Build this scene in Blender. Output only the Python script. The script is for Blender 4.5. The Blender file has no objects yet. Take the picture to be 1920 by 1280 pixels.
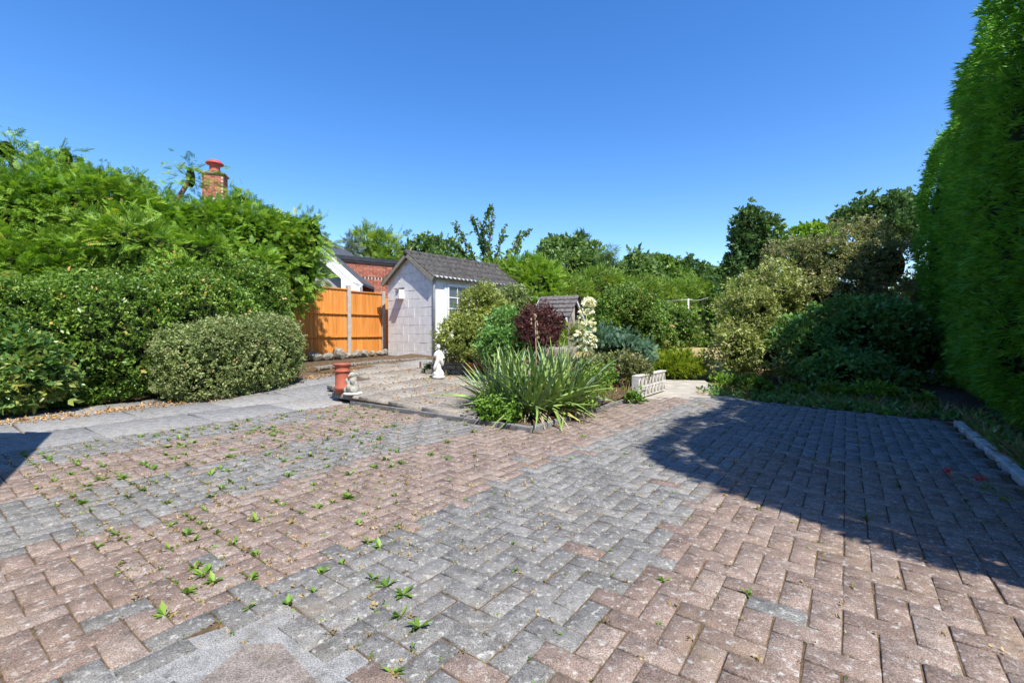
import bpy, bmesh, math, random
import numpy as np
from mathutils import Vector, Matrix, Euler
R = math.radians
scn = bpy.context.scene
C = scn.collection
# ------------------------------------------------------------------ camera, sky, sun, exposure
F, HZ, CH = 864.0, 622.0, 0.96            # focal length and horizon row of the 1920 px photograph, eye height
cam = bpy.data.cameras.new('camera'); camo = bpy.data.objects.new('camera', cam); C.objects.link(camo)
cam.sensor_width = 36; cam.lens = F / 1920 * 36; cam.clip_start = 0.05; cam.clip_end = 2000
camo.location = (0, 0, CH); camo.rotation_euler = (R(90) - math.atan((640 - HZ) / F), 0, 0)
scn.camera = camo
SAZ, SEL = (0.49, -0.8717), R(56)          # horizontal direction towards the sun, elevation
w = bpy.data.worlds.new('World'); scn.world = w; w.use_nodes = True
nt = w.node_tree; bg = nt.nodes['Background']
sky = nt.nodes.new('ShaderNodeTexSky'); sky.sky_type = 'NISHITA'; sky.sun_disc = False
sky.sun_elevation = SEL; sky.sun_rotation = math.atan2(SAZ[0], SAZ[1])
sky.air_density = 1.0; sky.dust_density = 0.25; sky.ozone_density = 2.2; sky.altitude = 60
hs = nt.nodes.new('ShaderNodeHueSaturation'); hs.inputs['Saturation'].default_value = 1.33; hs.inputs['Hue'].default_value = .509
nt.links.new(sky.outputs[0], hs.inputs['Color']); nt.links.new(hs.outputs[0], bg.inputs[0]); bg.inputs[1].default_value = 0.13
sl = bpy.data.lights.new('sun', 'SUN'); sl.energy = 4.2; sl.angle = R(0.53); sl.color = (1, .955, .88)
so = bpy.data.objects.new('sun', sl); C.objects.link(so)
sd = Vector((SAZ[0] * math.cos(SEL), SAZ[1] * math.cos(SEL), math.sin(SEL)))
so.rotation_euler = sd.to_track_quat('Z', 'Y').to_euler(); so.location = sd * 30
scn.view_settings.view_transform = 'Standard'; scn.view_settings.look = 'None'
scn.view_settings.gamma = 1; scn.view_settings.exposure = 0.95

# ------------------------------------------------------------------ helpers
rng = np.random.default_rng(7); random.seed(7)
TH = R(36); SU, CU = math.sin(TH), math.cos(TH)     # the paving grid is turned 36 degrees
def XY(w, u): return (w * CU + u * SU, -w * SU + u * CU)
def WU(x, y): return (x * CU - y * SU, x * SU + y * CU)
def at(px, py, Y): return Vector(((px - 960) / F * Y, Y, CH - (py - HZ) / F * Y))
def sst(a, b, x):
    t = min(1, max(0, (x - a) / (b - a))); return t * t * (3 - 2 * t)
def gz(y): return -0.09 + 0.30 * sst(5.5, 13, y)     # natural ground height
def zi(y): return 0.09 + 0.04 * (y - 5.5)            # the raised garden, sloping up to the shed

def tag(o, label=None, cat=None, group=None, kind=None):
    if label: o['label'] = label
    if cat: o['category'] = cat
    if group: o['group'] = group
    if kind: o['kind'] = kind
    return o
def empty(name, loc=(0, 0, 0), rz=0, label=None, cat=None, group=None):
    o = bpy.data.objects.new(name, None); C.objects.link(o); o.location = loc; o.rotation_euler = (0, 0, rz)
    o.empty_display_size = .1
    return tag(o, label, cat, group)
def link(name, me, m=None, parent=None, loc=None, rot=None, scale=None):
    if m and not me.materials: me.materials.append(m)
    o = bpy.data.objects.new(name, me); C.objects.link(o)
    if parent: o.parent = parent
    if loc is not None: o.location = loc
    if rot is not None: o.rotation_euler = rot
    if scale is not None: o.scale = scale if hasattr(scale, '__len__') else (scale,) * 3
    return o
def npmesh(name, V, T, tint=None, smooth=False):
    """V (n,3), T (m,k) all faces with k corners"""
    V = np.asarray(V, np.float32); T = np.asarray(T, np.int32); k = T.shape[1]
    me = bpy.data.meshes.new(name); me.vertices.add(len(V)); me.vertices.foreach_set('co', V.ravel())
    me.loops.add(T.size); me.loops.foreach_set('vertex_index', T.ravel())
    me.polygons.add(len(T)); me.polygons.foreach_set('loop_start', np.arange(len(T), dtype=np.int32) * k)
    if smooth: me.polygons.foreach_set('use_smooth', np.ones(len(T), bool))
    if tint is not None:
        a = me.attributes.new('tint', 'FLOAT', 'POINT'); a.data.foreach_set('value', np.asarray(tint, np.float32))
    me.update(calc_edges=True); return me
class MB:
    def __init__(s): s.v = []; s.f = []; s.sm = []
    def add(s, vs, fs, sm=False):
        b = len(s.v); s.v += [tuple(v) for v in vs]; s.f += [tuple(i + b for i in f) for f in fs]; s.sm += [sm] * len(fs); return s
    def box(s, x0, x1, y0, y1, z0, z1, M=None):
        vs = [Vector((x, y, z)) for z in (z0, z1) for y in (y0, y1) for x in (x0, x1)]
        if M: vs = [M @ v for v in vs]
        return s.add(vs, [(0, 2, 3, 1), (4, 5, 7, 6), (0, 1, 5, 4), (2, 6, 7, 3), (0, 4, 6, 2), (1, 3, 7, 5)])
    def bar(s, a, b, wd, ht, up=(0, 0, 1)):
        a = Vector(a); b = Vector(b); d = (b - a).normalized(); sd = d.cross(Vector(up)).normalized(); u = sd.cross(d)
        vs = [p + sd * (i * wd / 2) + u * (j * ht / 2) for p in (a, b) for j in (-1, 1) for i in (-1, 1)]
        return s.add(vs, [(0, 1, 3, 2), (4, 6, 7, 5), (0, 4, 5, 1), (2, 3, 7, 6), (0, 2, 6, 4), (1, 5, 7, 3)])
    def tube(s, pts, rad, n=7):
        pts = [Vector(p) for p in pts]; rings = []
        for i, p in enumerate(pts):
            d = (pts[min(i + 1, len(pts) - 1)] - pts[max(i - 1, 0)]).normalized()
            a = d.orthogonal().normalized() if i == 0 else (pa - d * pa.dot(d)).normalized()
            pa = a; b = d.cross(a); r = rad[i] if hasattr(rad, '__len__') else rad
            rings.append([p + a * (r * math.cos(t)) + b * (r * math.sin(t)) for t in [2 * math.pi * k / n for k in range(n)]])
        vs = [v for r in rings for v in r]; fs = []
        for i in range(len(pts) - 1):
            for k in range(n): fs.append((i * n + k, i * n + (k + 1) % n, (i + 1) * n + (k + 1) % n, (i + 1) * n + k))
        fs.append(tuple(range(n))[::-1]); fs.append(tuple((len(pts) - 1) * n + k for k in range(n)))
        return s.add(vs, fs, True)
    def lathe(s, prof, n=20, c=(0, 0, 0)):
        vs = [(c[0] + r * math.cos(2 * math.pi * k / n), c[1] + r * math.sin(2 * math.pi * k / n), c[2] + z) for r, z in prof for k in range(n)]
        fs = [(i * n + k, i * n + (k + 1) % n, (i + 1) * n + (k + 1) % n, (i + 1) * n + k) for i in range(len(prof) - 1) for k in range(n)]
        fs.append(tuple(range(n))[::-1]); fs.append(tuple((len(prof) - 1) * n + k for k in range(n)))
        return s.add(vs, fs, True)
    def mesh(s, name='m'):
        me = bpy.data.meshes.new(name); me.from_pydata(s.v, [], s.f); me.polygons.foreach_set('use_smooth', s.sm); me.update()
        bm = bmesh.new(); bm.from_mesh(me); bmesh.ops.recalc_face_normals(bm, faces=bm.faces); bm.to_mesh(me); bm.free()
        return me
    def build(s, name, m, parent=None, bevel=0, **k):
        o = link(name, s.mesh(name), m, parent, **k)
        if bevel:
            b = o.modifiers.new('bevel', 'BEVEL'); b.width = bevel; b.segments = 2; b.limit_method = 'ANGLE'
        return o

# ------------------------------------------------------------------ materials
class NT:
    def __init__(s, name, rough=.8, spec=.3):
        s.m = bpy.data.materials.new(name); s.m.use_nodes = True; s.t = s.m.node_tree; s.b = s.t.nodes['Principled BSDF']
        s.b.inputs['Roughness'].default_value = rough; s.b.inputs['Specular IOR Level'].default_value = spec
    def n(s, kind, **kw):
        x = s.t.nodes.new('ShaderNode' + kind)
        for k, v in kw.items():
            if k in x.inputs: x.inputs[k].default_value = v
            else: setattr(x, k, v)
        return x
    def l(s, a, b): s.t.links.new(a, b)
    def pos(s, scale=None):
        g = s.n('NewGeometry'); return g.outputs['Position']
    def noise(s, scale, detail=3, rough=.55, vec=None):
        x = s.n('TexNoise'); x.inputs['Scale'].default_value = scale; x.inputs['Detail'].default_value = detail; x.inputs['Roughness'].default_value = rough
        s.l(vec or s.pos(), x.inputs['Vector']); return x.outputs['Fac']
    def ramp(s, fac, stops, interp='LINEAR'):
        x = s.n('ValToRGB'); e = x.color_ramp.elements; x.color_ramp.interpolation = interp
        while len(e) < len(stops): e.new(.5)
        for i, (p, c) in enumerate(stops):
            e[i].position = p; e[i].color = (c if hasattr(c, '__len__') else (c, c, c)) + (1,) if not (hasattr(c, '__len__') and len(c) == 4) else c
        s.l(fac, x.inputs[0]); return x.outputs[0]
    def mix(s, fac, a, b, mode='MIX'):
        x = s.n('Mix', data_type='RGBA', blend_type=mode)
        for sock, v in ((x.inputs[0], fac), (x.inputs[6], a), (x.inputs[7], b)):
            if hasattr(v, 'links') or hasattr(v, 'is_linked'): s.l(v, sock)
            else: sock.default_value = v if not hasattr(v, '__len__') else tuple(v) + (1,)
        return x.outputs[2]
    def attr(s, name='tint'):
        x = s.n('Attribute'); x.attribute_name = name; return x.outputs['Fac']
    def bump(s, h, strength=.4, dist=.01):
        x = s.n('Bump'); x.inputs['Strength'].default_value = strength; x.inputs['Distance'].default_value = dist
        s.l(h, x.inputs['Height']); s.l(x.outputs[0], s.b.inputs['Normal'])
    def col(s, c):
        if hasattr(c, '__len__'): s.b.inputs['Base Color'].default_value = tuple(c) + (1,)
        else: s.l(c, s.b.inputs['Base Color'])
        return s
def plain(name, c, rough=.7, var=.25, scale=8, bump=0, spec=.3, c2=None, bscale=60):
    t = NT(name, rough, spec); n = t.noise(scale, 5, .6)
    lo = tuple(x * (1 - var) for x in c); hi = c2 or tuple(min(1, x * (1 + var)) for x in c)
    t.col(t.ramp(n, [(.3, lo), (.7, hi)]))
    if bump: t.bump(t.noise(bscale, 4), bump, .006)
    return t.m
def leafmat(name, stops, rough=.5, trans=.3, spec=.35):
    t = NT(name, rough, spec); c = t.ramp(t.attr(), stops)
    big = t.noise(1.3, 2); c = t.mix(1.0, c, t.ramp(big, [(.3, .78), (.7, 1.15)]), 'MULTIPLY')
    t.col(c)
    tr = t.n('BsdfTranslucent'); tc = t.mix(1.0, c, (1.25, 1.3, .55), 'MULTIPLY'); t.l(tc, tr.inputs[0])
    ms = t.n('MixShader'); ms.inputs[0].default_value = trans
    out = t.t.nodes['Material Output']; t.l(t.b.outputs[0], ms.inputs[1]); t.l(tr.outputs[0], ms.inputs[2]); t.l(ms.outputs[0], out.inputs[0])
    return t.m
def brickmat(name, lo, mid, hi, lichen=.6):
    t = NT(name, .9, .2); c = t.ramp(t.attr(), [(0, lo), (.5, mid), (1, hi)])
    sp = t.noise(230, 2, .7); c = t.mix(1.0, c, t.ramp(sp, [(.33, .45), (.5, 1.0), (.68, 1.6)]), 'MULTIPLY')
    st = t.noise(14, 7, .72); c = t.mix(1.0, c, t.ramp(st, [(.3, .52), (.5, 1.0), (.72, 1.3)]), 'MULTIPLY')
    dk = t.ramp(t.noise(46, 4, .7), [(.60, 0.0), (.70, .75)]); c = t.mix(dk, c, (.06, .06, .058))
    li = t.ramp(t.noise(38, 4, .7, None), [(.55, 0.0), (.66, lichen)]); c = t.mix(li, c, (.52, .52, .49))
    li2 = t.ramp(t.noise(17, 5, .7), [(.68, 0.0), (.76, .75)]); c = t.mix(li2, c, (.55, .55, .52))
    du = t.ramp(t.noise(2.3, 6, .7), [(.54, 0.0), (.72, .45)]); c = t.mix(du, c, (.26, .19, .11))
    t.col(c); t.bump(t.noise(160, 4, .7), .55, .004); return t.m
M = {}
M['brick_grey'] = brickmat('grey paving', (.145, .141, .133), (.178, .173, .163), (.212, .206, .195))
M['brick_red'] = brickmat('red paving', (.178, .13, .106), (.222, .164, .135), (.25, .197, .165))
M['slab'] = brickmat('concrete slab', (.19, .185, .18), (.235, .23, .22), (.28, .27, .25), .3)
M['patio'] = brickmat('patio slab', (.22, .195, .16), (.27, .24, .20), (.31, .28, .235), .45)
M['joint'] = plain('joint dirt', (.10, .067, .042), 1, .4, 30, .5, .1, c2=(.17, .12, .07))
M['soil'] = plain('soil', (.085, .055, .035), 1, .5, 12, .8, .1, c2=(.16, .115, .07), bscale=30)
M['lawn'] = plain('dry lawn', (.36, .29, .11), 1, .35, 1.5, .8, .1, c2=(.46, .37, .17))
M['ground'] = plain('rough ground', (.16, .13, .06), 1, .4, .9, .6, .1, c2=(.2, .19, .07))
M['path'] = plain('pale concrete', (.36, .33, .28), .95, .25, 5, .4, .2)
M['patch'] = brickmat('mortar patch', (.24, .24, .235), (.27, .27, .265), (.29, .29, .28), .3)
M['cover'] = brickmat('cover slab', (.22, .19, .17), (.25, .215, .19), (.3, .25, .2), .1)
M['kerb'] = plain('kerb', (.48, .46, .42), .9, .35, 9, .4)
def lm(name, a, b, c, brown=None, **k):
    st = [(0, a), (.45, b), (.86, c)]
    st += [(.93, c), (.96, brown)] if brown else [(1, c)]
    M[name] = leafmat(name, st, **k)
lm('cypress', (0.068, 0.158, 0.0172), (0.165, 0.314, 0.0316), (0.331, 0.478, 0.0575), (0.698, 0.363, 0.129))
lm('hedge', (0.0504, 0.172, 0.0161), (0.121, 0.333, 0.0282), (0.242, 0.504, 0.0504), (0.202, 0.322, 0.0605))
lm('privet', (0.0528, 0.121, 0.0194), (0.126, 0.233, 0.0356), (0.274, 0.392, 0.0648), (0.673, 0.409, 0.145), rough=.35)
lm('holly', (0.0527, 0.132, 0.0439), (0.132, 0.263, 0.0702), (0.421, 0.421, 0.105), (0.702, 0.386, 0.176), rough=.3)
lm('varieg', (.085, .135, .035), (.22, .29, .095), (.43, .46, .22), (.36, .22, .11))
lm('golden', (0.103, 0.149, 0.023), (0.253, 0.31, 0.0575), (0.483, 0.506, 0.184), (0.23, 0.149, 0.103))
lm('purple', (.05, .018, .02), (.10, .034, .034), (.16, .06, .055))
lm('juniper', (.05, .115, .065), (.11, .21, .13), (.19, .31, .20))
lm('green', (0.054, 0.121, 0.0203), (0.135, 0.243, 0.0405), (0.284, 0.405, 0.081), (0.405, 0.203, 0.081))
lm('rosy', (0.06, 0.132, 0.024), (0.144, 0.264, 0.048), (0.288, 0.384, 0.096), (0.456, 0.156, 0.072))
lm('lime', (.10, .17, .012), (.22, .31, .018), (.33, .40, .04))
lm('bright', (.10, .20, .02), (.20, .34, .03), (.32, .46, .06))
lm('hedgeback', (0.078, 0.156, 0.0234), (0.169, 0.286, 0.039), (0.312, 0.403, 0.065), (0.39, 0.286, 0.104))
lm('fartree', (0.0595, 0.119, 0.0374), (0.128, 0.221, 0.0595), (0.238, 0.34, 0.102))
lm('darktree', (0.0352, 0.08, 0.0288), (0.072, 0.144, 0.0448), (0.136, 0.224, 0.072))
lm('spruce', (0.096, 0.132, 0.12), (0.168, 0.216, 0.204), (0.24, 0.3, 0.276))
lm('pinky', (.085, .135, .04), (.21, .25, .09), (.40, .35, .20), (.40, .18, .12))
lm('shade', (.07, .16, .045), (.14, .29, .075), (.25, .44, .13))
lm('weed', (.07, .15, .02), (.14, .27, .03), (.24, .38, .05), (.35, .25, .08))
lm('straw', (.20, .14, .06), (.34, .24, .11), (.48, .37, .20), trans=.15)
lm('litter', (.22, .11, .04), (.42, .24, .09), (.55, .38, .2), trans=.1)
lm('petal', (.75, .73, .58), (.85, .84, .74), (.9, .9, .84), trans=.3)
lm('red_petal', (.5, .03, .04), (.6, .05, .06), (.7, .1, .1))
lm('varieg2', (.12, .18, .04), (.29, .35, .09), (.52, .52, .25), (.36, .22, .12))
M['core'] = plain('interior shade', (.02, .03, .01), 1, .5, 6, 0, .05)  # near-black colour stands in for shade inside foliage and the nest box hole
M['bark'] = plain('bark', (.13, .09, .06), .95, .45, 20, .6, .1)
M['twig'] = plain('dry twig', (.30, .22, .15), .95, .35, 20, .3, .1)

# ------------------------------------------------------------------ foliage
def quadleaf(a, d, L, wd, nrm, fold=.15):
    """diamond leaf as two triangles along its midrib"""
    a = np.array(a, float); d = np.array(d, float); d /= np.linalg.norm(d); s = np.cross(nrm, d); s /= np.linalg.norm(s) + 1e-9
    n = np.cross(d, s); m = a + d * L * .5
    return [a, m + s * wd / 2 + n * wd * fold, a + d * L, m - s * wd / 2 + n * wd * fold]
def tmpl(kind, seed):
    r = np.random.default_rng(seed); V = []; T = []; g = []
    def leaf(a, d, L, wd, n, f=.15):
        b = len(V); V.extend(quadleaf(a, d, L, wd, n, f)); T.extend([(b, b + 1, b + 2), (b, b + 2, b + 3)]); g.extend([r.random()] * 4)
    if kind == 'frond':                      # flat drooping cypress spray
        for i in range(6):
            x = .08 + i * .145; z = -.28 * x * x; l = (.46 - .05 * i) * r.uniform(.8, 1.15)
            for s in (-1, 1): leaf((x, 0, z), (.75, s * .62, -.25 * x - .12 + r.uniform(-.1, .1)), l, .085, (0, 0, 1))
        leaf((0, 0, 0), (1, 0, -.28), 1.05, .07, (0, 0, 1))
    elif kind == 'tuft':                     # clipped conifer shoot
        for i in range(6):
            t = r.uniform(-.7, .7); e = r.uniform(-.45, .45); leaf((r.uniform(0, .25), 0, 0), (1, t, e), r.uniform(.55, 1.0), .13, (r.normal(), r.normal(), 1.5))
    elif kind == 'small':                    # small-leaved shoot
        for i in range(7):
            x = r.uniform(0, .7); d = r.normal(size=3); d[0] = abs(d[0]) * .6 + .3; leaf((x, r.normal() * .12, r.normal() * .12), d, r.uniform(.32, .5), .25, r.normal(size=3) + (0, 0, 1.2))
    elif kind == 'broad':
        for i in range(5):
            d = r.normal(size=3); d[0] = abs(d[0]) + .2; leaf((r.uniform(0, .4), 0, 0), d, r.uniform(.5, .75), .36, r.normal(size=3) + (0, 0, 1.5))
    elif kind == 'blade':
        for i in range(6):
            d = np.array((1, r.normal() * .35, r.normal() * .35)); leaf((0, r.normal() * .1, r.normal() * .1), d, r.uniform(.5, 1.1), .05, r.normal(size=3))
    return np.array(V), np.array(T), np.array(g)
TM = {k: [tmpl(k, 10 * i + 3) for i in range(5)] for k in ('frond', 'tuft', 'small', 'broad', 'blade')}
def norm(v): return v / (np.linalg.norm(v, axis=1, keepdims=True) + 1e-9)
def scatter(P, A, N, S, kind, name, tint0=None):
    """one mesh of leaf sprays at P, growing along A with face normal N and size S"""
    vs = []; ts = []; gs = []; off = 0; pick = rng.integers(0, 5, len(P)); A = norm(A); B = norm(np.cross(N, A)); N = np.cross(A, B)
    base = rng.random(len(P)) if tint0 is None else tint0
    for k in range(5):
        i = np.where(pick == k)[0]
        if not len(i): continue
        V, T, g = TM[kind][k]
        W = P[i, None, :] + S[i, None, None] * (V[None, :, 0:1] * A[i, None, :] + V[None, :, 1:2] * B[i, None, :] + V[None, :, 2:3] * N[i, None, :])
        vs.append(W.reshape(-1, 3)); ts.append((T[None] + off + (np.arange(len(i)) * len(V))[:, None, None]).reshape(-1, 3)); off += len(i) * len(V)
        gs.append(np.clip(base[i, None] * .62 + g[None, :] * .38, 0, 1).ravel())
    return npmesh(name, np.concatenate(vs), np.concatenate(ts), np.concatenate(gs))
def blobspace(b, P):
    c, r, rz, p = b; d = P - np.array(c); cs, sn = math.cos(rz), math.sin(rz)
    return np.stack([(d[:, 0] * cs + d[:, 1] * sn) / r[0], (-d[:, 0] * sn + d[:, 1] * cs) / r[1], d[:, 2] / r[2]], 1)
def blobpoints(blobs, n, lump=.12, freq=2.2, zmin=-1, eye=(0, 0, CH)):
    ar = np.array([r[0] * r[1] + r[1] * r[2] + r[0] * r[2] for c, r, z, p in blobs]); Ps = []; Ns = []; ph = rng.random((3, 3)) * 6
    for b, cnt in zip(blobs, (n * 3.4 * ar / ar.sum()).astype(int) + 8):
        c, r, rz, p = b; r = np.array(r); fa = np.array([r[1] * r[2], r[0] * r[2], r[0] * r[1]]); ax = rng.choice(3, cnt, p=fa / fa.sum())
        q = rng.uniform(-1, 1, (cnt, 3)); q[np.arange(cnt), ax] = rng.choice([-1., 1.], cnt)
        q *= ((np.abs(q) ** p).sum(1) ** (-1 / p))[:, None]
        nn = norm(np.sign(q) * np.abs(q) ** (p - 1) / r); cs, sn = math.cos(rz), math.sin(rz)
        rot = lambda v: np.stack([v[:, 0] * cs - v[:, 1] * sn, v[:, 0] * sn + v[:, 1] * cs, v[:, 2]], 1)
        Ps.append(rot(q * r) + np.array(c)); Ns.append(rot(nn))
    P = np.concatenate(Ps); Nn = np.concatenate(Ns); own = np.repeat(np.arange(len(blobs)), [len(x) for x in Ps])
    keep = P[:, 2] > zmin
    for j, b in enumerate(blobs):
        f = (np.abs(blobspace(b, P)) ** b[3]).sum(1); keep &= ~((f < .72) & (own != j))
    tc = norm(np.array(eye) - P); keep &= ((Nn * tc).sum(1) > -.25) | (rng.random(len(P)) < .22)
    P, Nn = P[keep], Nn[keep]
    if len(P) > n: i = rng.permutation(len(P))[:n]; P, Nn = P[i], Nn[i]
    q = P * freq; l = sum(np.sin(q @ (np.array(a)) + x.sum()) for a, x in zip(((1, .7, 1.3), (-1.2, 1.1, .6), (.5, -1.6, 1.9)), ph)) / 3
    q = P * freq * 2.9; l2 = sum(np.sin(q @ (np.array(a)) + x.sum() * 2) for a, x in zip(((1.1, -.7, 1.2), (-.8, 1.3, .9), (.7, 1.2, -1.5)), ph)) / 3
    k = (l2 > -.52) | (rng.random(len(P)) < .35); P, Nn, l, l2 = P[k], Nn[k], l[k], l2[k]
    return P + Nn * (l * lump + l2 * lump * .55)[:, None], Nn, np.clip(l * .7 + l2 * .6, -1, 1)
def shell(blobs, k, name):
    """added dark shells that block light and stand for shade inside a plant"""
    vs = []; fs = []; n, mm = 14, 8
    for c, r, rz, p in blobs:
        b = len(vs); cs, sn = math.cos(rz), math.sin(rz)
        for i in range(mm + 1):
            for j in range(n):
                th = math.pi * i / mm; ph = 2 * math.pi * j / n
                q = np.array((math.sin(th) * math.cos(ph), math.sin(th) * math.sin(ph), math.cos(th))); q = q * (np.abs(q) ** p).sum() ** (-1 / p) * np.array(r) * k
                vs.append((c[0] + q[0] * cs - q[1] * sn, c[1] + q[0] * sn + q[1] * cs, max(c[2] + q[2], -.05)))
        fs += [(b + i * n + j, b + i * n + (j + 1) % n, b + (i + 1) * n + (j + 1) % n, b + (i + 1) * n + j) for i in range(mm) for j in range(n)]
    return npmesh(name, vs, fs)
def plant(name, label, cat, base, blobs, n, size, kind, mat, group=None, up=.2, rnd=.6, depth=.12, core=.8, lump=.12, freq=2.2, trunk=None, droop=0, part='foliage', zmin=None, szvar=.35, bark='bark', flat=False, stray=.07):
    root = empty(name, base, 0, label, cat, group); b = Vector(base)
    bl = [((c[0], c[1], c[2]), r, z, p) for c, r, z, p in blobs]
    cl = [(c, tuple(max(q * .6, q - size * .55) for q in r), z, p) for c, r, z, p in bl]
    P, Nn, l = blobpoints(cl, n, lump, freq, (base[2] if zmin is None else zmin))
    st = rng.random(len(P)) < stray; P = P + Nn * (st * rng.random(len(P)) * size * 1.6)[:, None]
    P = P - Nn * (rng.random(len(P)) ** 2 * depth)[:, None] + rng.normal(size=P.shape) * depth * .2
    A = norm(Nn + rng.normal(size=P.shape) * rnd * .6 + np.array((0, 0, up)) - np.array((0, 0, droop)) * rng.random((len(P), 1)))
    Nf = norm(np.array((0, 0, 1.0)) * (1 if flat else .5) + Nn * .7 + rng.normal(size=P.shape) * rnd)
    S = size * (1 + rng.normal(size=len(P)) * szvar).clip(.4, 2)
    P = P - np.array(base)
    t0 = np.clip(rng.random(len(P)) * .75 + .12 + l * .22, 0, 1); t0[rng.random(len(P)) < .03] = 1.0
    link(part, scatter(P, A, Nf, S, kind, part, t0), M[mat], root)
    if core:
        o = link('dark_core', shell([((c[0] - b.x, c[1] - b.y, c[2] - b.z), r, z, p) for c, r, z, p in cl], core * .92, 'dark_core'), M['core'], root)  # added closed shell, stops light showing through between the leaves
    if trunk:
        m = MB(); r0 = trunk
        for c, r, z, p in bl:
            e = Vector(c) - b; k = Vector((e.x * .25 + random.uniform(-.1, .1), e.y * .25, e.z * .45))
            m.tube([(random.uniform(-.3, .3) * r0, random.uniform(-.3, .3) * r0, -.05), k, e, e + Vector((0, 0, r[2] * .5))], [r0, r0 * .7, r0 * .4, r0 * .12], 7)
        m.build('trunk', M[bark], root)
    return root
def pb(px, py, Y, rx, ry, dep=None, rz=0, p=2.0):
    """a lump of foliage seen round (px,py) at distance Y, rx and ry in photo pixels, dep metres deep"""
    s = Y / F; return (tuple(at(px, py, Y)), (rx * s, dep or rx * s, ry * s), rz, p)

# ------------------------------------------------------------------ ground, lawn, path
def sheet(name, xs, ys, zf, m):
    V = [(x, y, zf(x, y)) for y in ys for x in xs]; nx = len(xs)
    T = [(j * nx + i, j * nx + i + 1, (j + 1) * nx + i + 1, (j + 1) * nx + i) for j in range(len(ys) - 1) for i in range(nx - 1)]
    return tag(link(name, npmesh(name, V, T, smooth=True), m), kind='structure')
far = [-400, -150, -60, -30]
xs = far + list(np.linspace(-20, 20, 41)) + [30, 60, 150, 400]; ys = [-60, -20, -8] + list(np.linspace(-4, 30, 69)) + [45, 80, 160, 400]
sheet('ground', xs, ys, lambda x, y: gz(y) - .01, M['ground'])
sheet('lawn', np.linspace(1.6, 16, 30), np.linspace(9.5, 40, 60), lambda x, y: gz(y) + .012, M['lawn'])
def poly(name, pts, zf, m, kind='structure', parent=None, thick=0):
    bm = bmesh.new(); f = bm.faces.new([bm.verts.new((x, y, 0)) for x, y in pts])
    bmesh.ops.triangulate(bm, faces=[f]); bmesh.ops.subdivide_edges(bm, edges=bm.edges[:], cuts=3, use_grid_fill=True)
    for v in bm.verts: v.co.z = zf(v.co.x, v.co.y)
    bmesh.ops.recalc_face_normals(bm, faces=bm.faces)
    if bm.faces[:][0].normal.z < 0: bmesh.ops.reverse_faces(bm, faces=bm.faces)
    me = bpy.data.meshes.new(name); bm.to_mesh(me); bm.free(); o = link(name, me, m, parent)
    if kind: tag(o, kind=kind)
    return o
poly('garden_path', [(1.55, 6.35), (2.3, 6.55), (3.3, 6.5), (3.6, 8.6), (2.8, 8.7)], lambda x, y: gz(y) + .03 + .05 * (1 - sst(6.3, 7.5, y)), M['path'])
# raised garden bed (island) with patio slabs
island = [XY(-2.45, 3.75), XY(-2.45, 6.2), XY(-3.0, 8.5), (2.2, 11.5), (-1.6, 12.4), (-5.6, 12.6), (-5.2, 9.5), XY(-6.9, 5.2), XY(-5.35, 3.68)]
poly('flower_bed', island, lambda x, y: zi(y) - .035, M['soil'])
poly('verge', [XY(.98, -1), XY(4, -1), (14, 9), (9, 11.5), (4.5, 9.5), (3.1, 6.76), (4.72, 4.95)], lambda x, y: gz(y) + .05 + .03 * math.sin(x * 3 + y * 2), M['soil'])

# ------------------------------------------------------------------ driveway: herringbone blocks
def inpoly(x, y, P):
    c = False
    for i in range(len(P)):
        (x1, y1), (x2, y2) = P[i], P[i - 1]
        if (y1 > y) != (y2 > y) and x < (x2 - x1) * (y - y1) / (y2 - y1) + x1: c = not c
    return c
drive = [XY(.9, -1.2), (4.66, 4.93), (3.04, 6.74), (2.2, 6.75), XY(-2.42, 6.1), XY(-2.42, 3.66), XY(-5.36, 3.66), XY(-5.36, -1.5)]
dr = poly('driveway', drive, lambda x, y: -.006, M['joint'])
patchP = [(90, 1330), (330, 1225), (520, 1160), (600, 1215), (740, 1330)]
patchW = [(at(px, py, CH * F / (py - HZ)).x, CH * F / (py - HZ)) for px, py in patchP]
def band(wc, uc):
    if wc > -.67: return 'red' if uc < 4.3 + .12 * wc else 'grey'
    for lo, c in ((-1.78, 'grey'), (-2.92, 'red'), (-3.78, 'grey'), (-4.75, 'red')):
        if wc > lo: return c
    return 'grey' if uc < 3 else 'red'
def brickmesh(name, tint, seed):
    r = random.Random(seed); hx, hy = .0906, .0441; e = .0035
    def ring(ix, z, j=0): return [(sx * (hx - ix), sy * (hy - ix), z + r.uniform(-j, j)) for sx, sy in ((-1, -1), (1, -1), (1, 1), (-1, 1))]
    V = ring(0, -.05) + ring(0, -.004) + ring(e, 0, .0008)
    T = [(4 * k + i, 4 * k + (i + 1) % 4, 4 * k + 4 + (i + 1) % 4, 4 * k + 4 + i) for k in (0, 1) for i in range(4)] + [(8, 9, 10, 11)]
    return npmesh(name, V, T, [tint] * 12)
BM = {c: [brickmesh('brick', random.Random(i * 7 + len(c)).random(), i) for i in range(12)] for c in ('red', 'grey')}
for c in BM:
    for me in BM[c]: me.materials.append(M['brick_' + c])
U = .0932; bl = []
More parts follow.
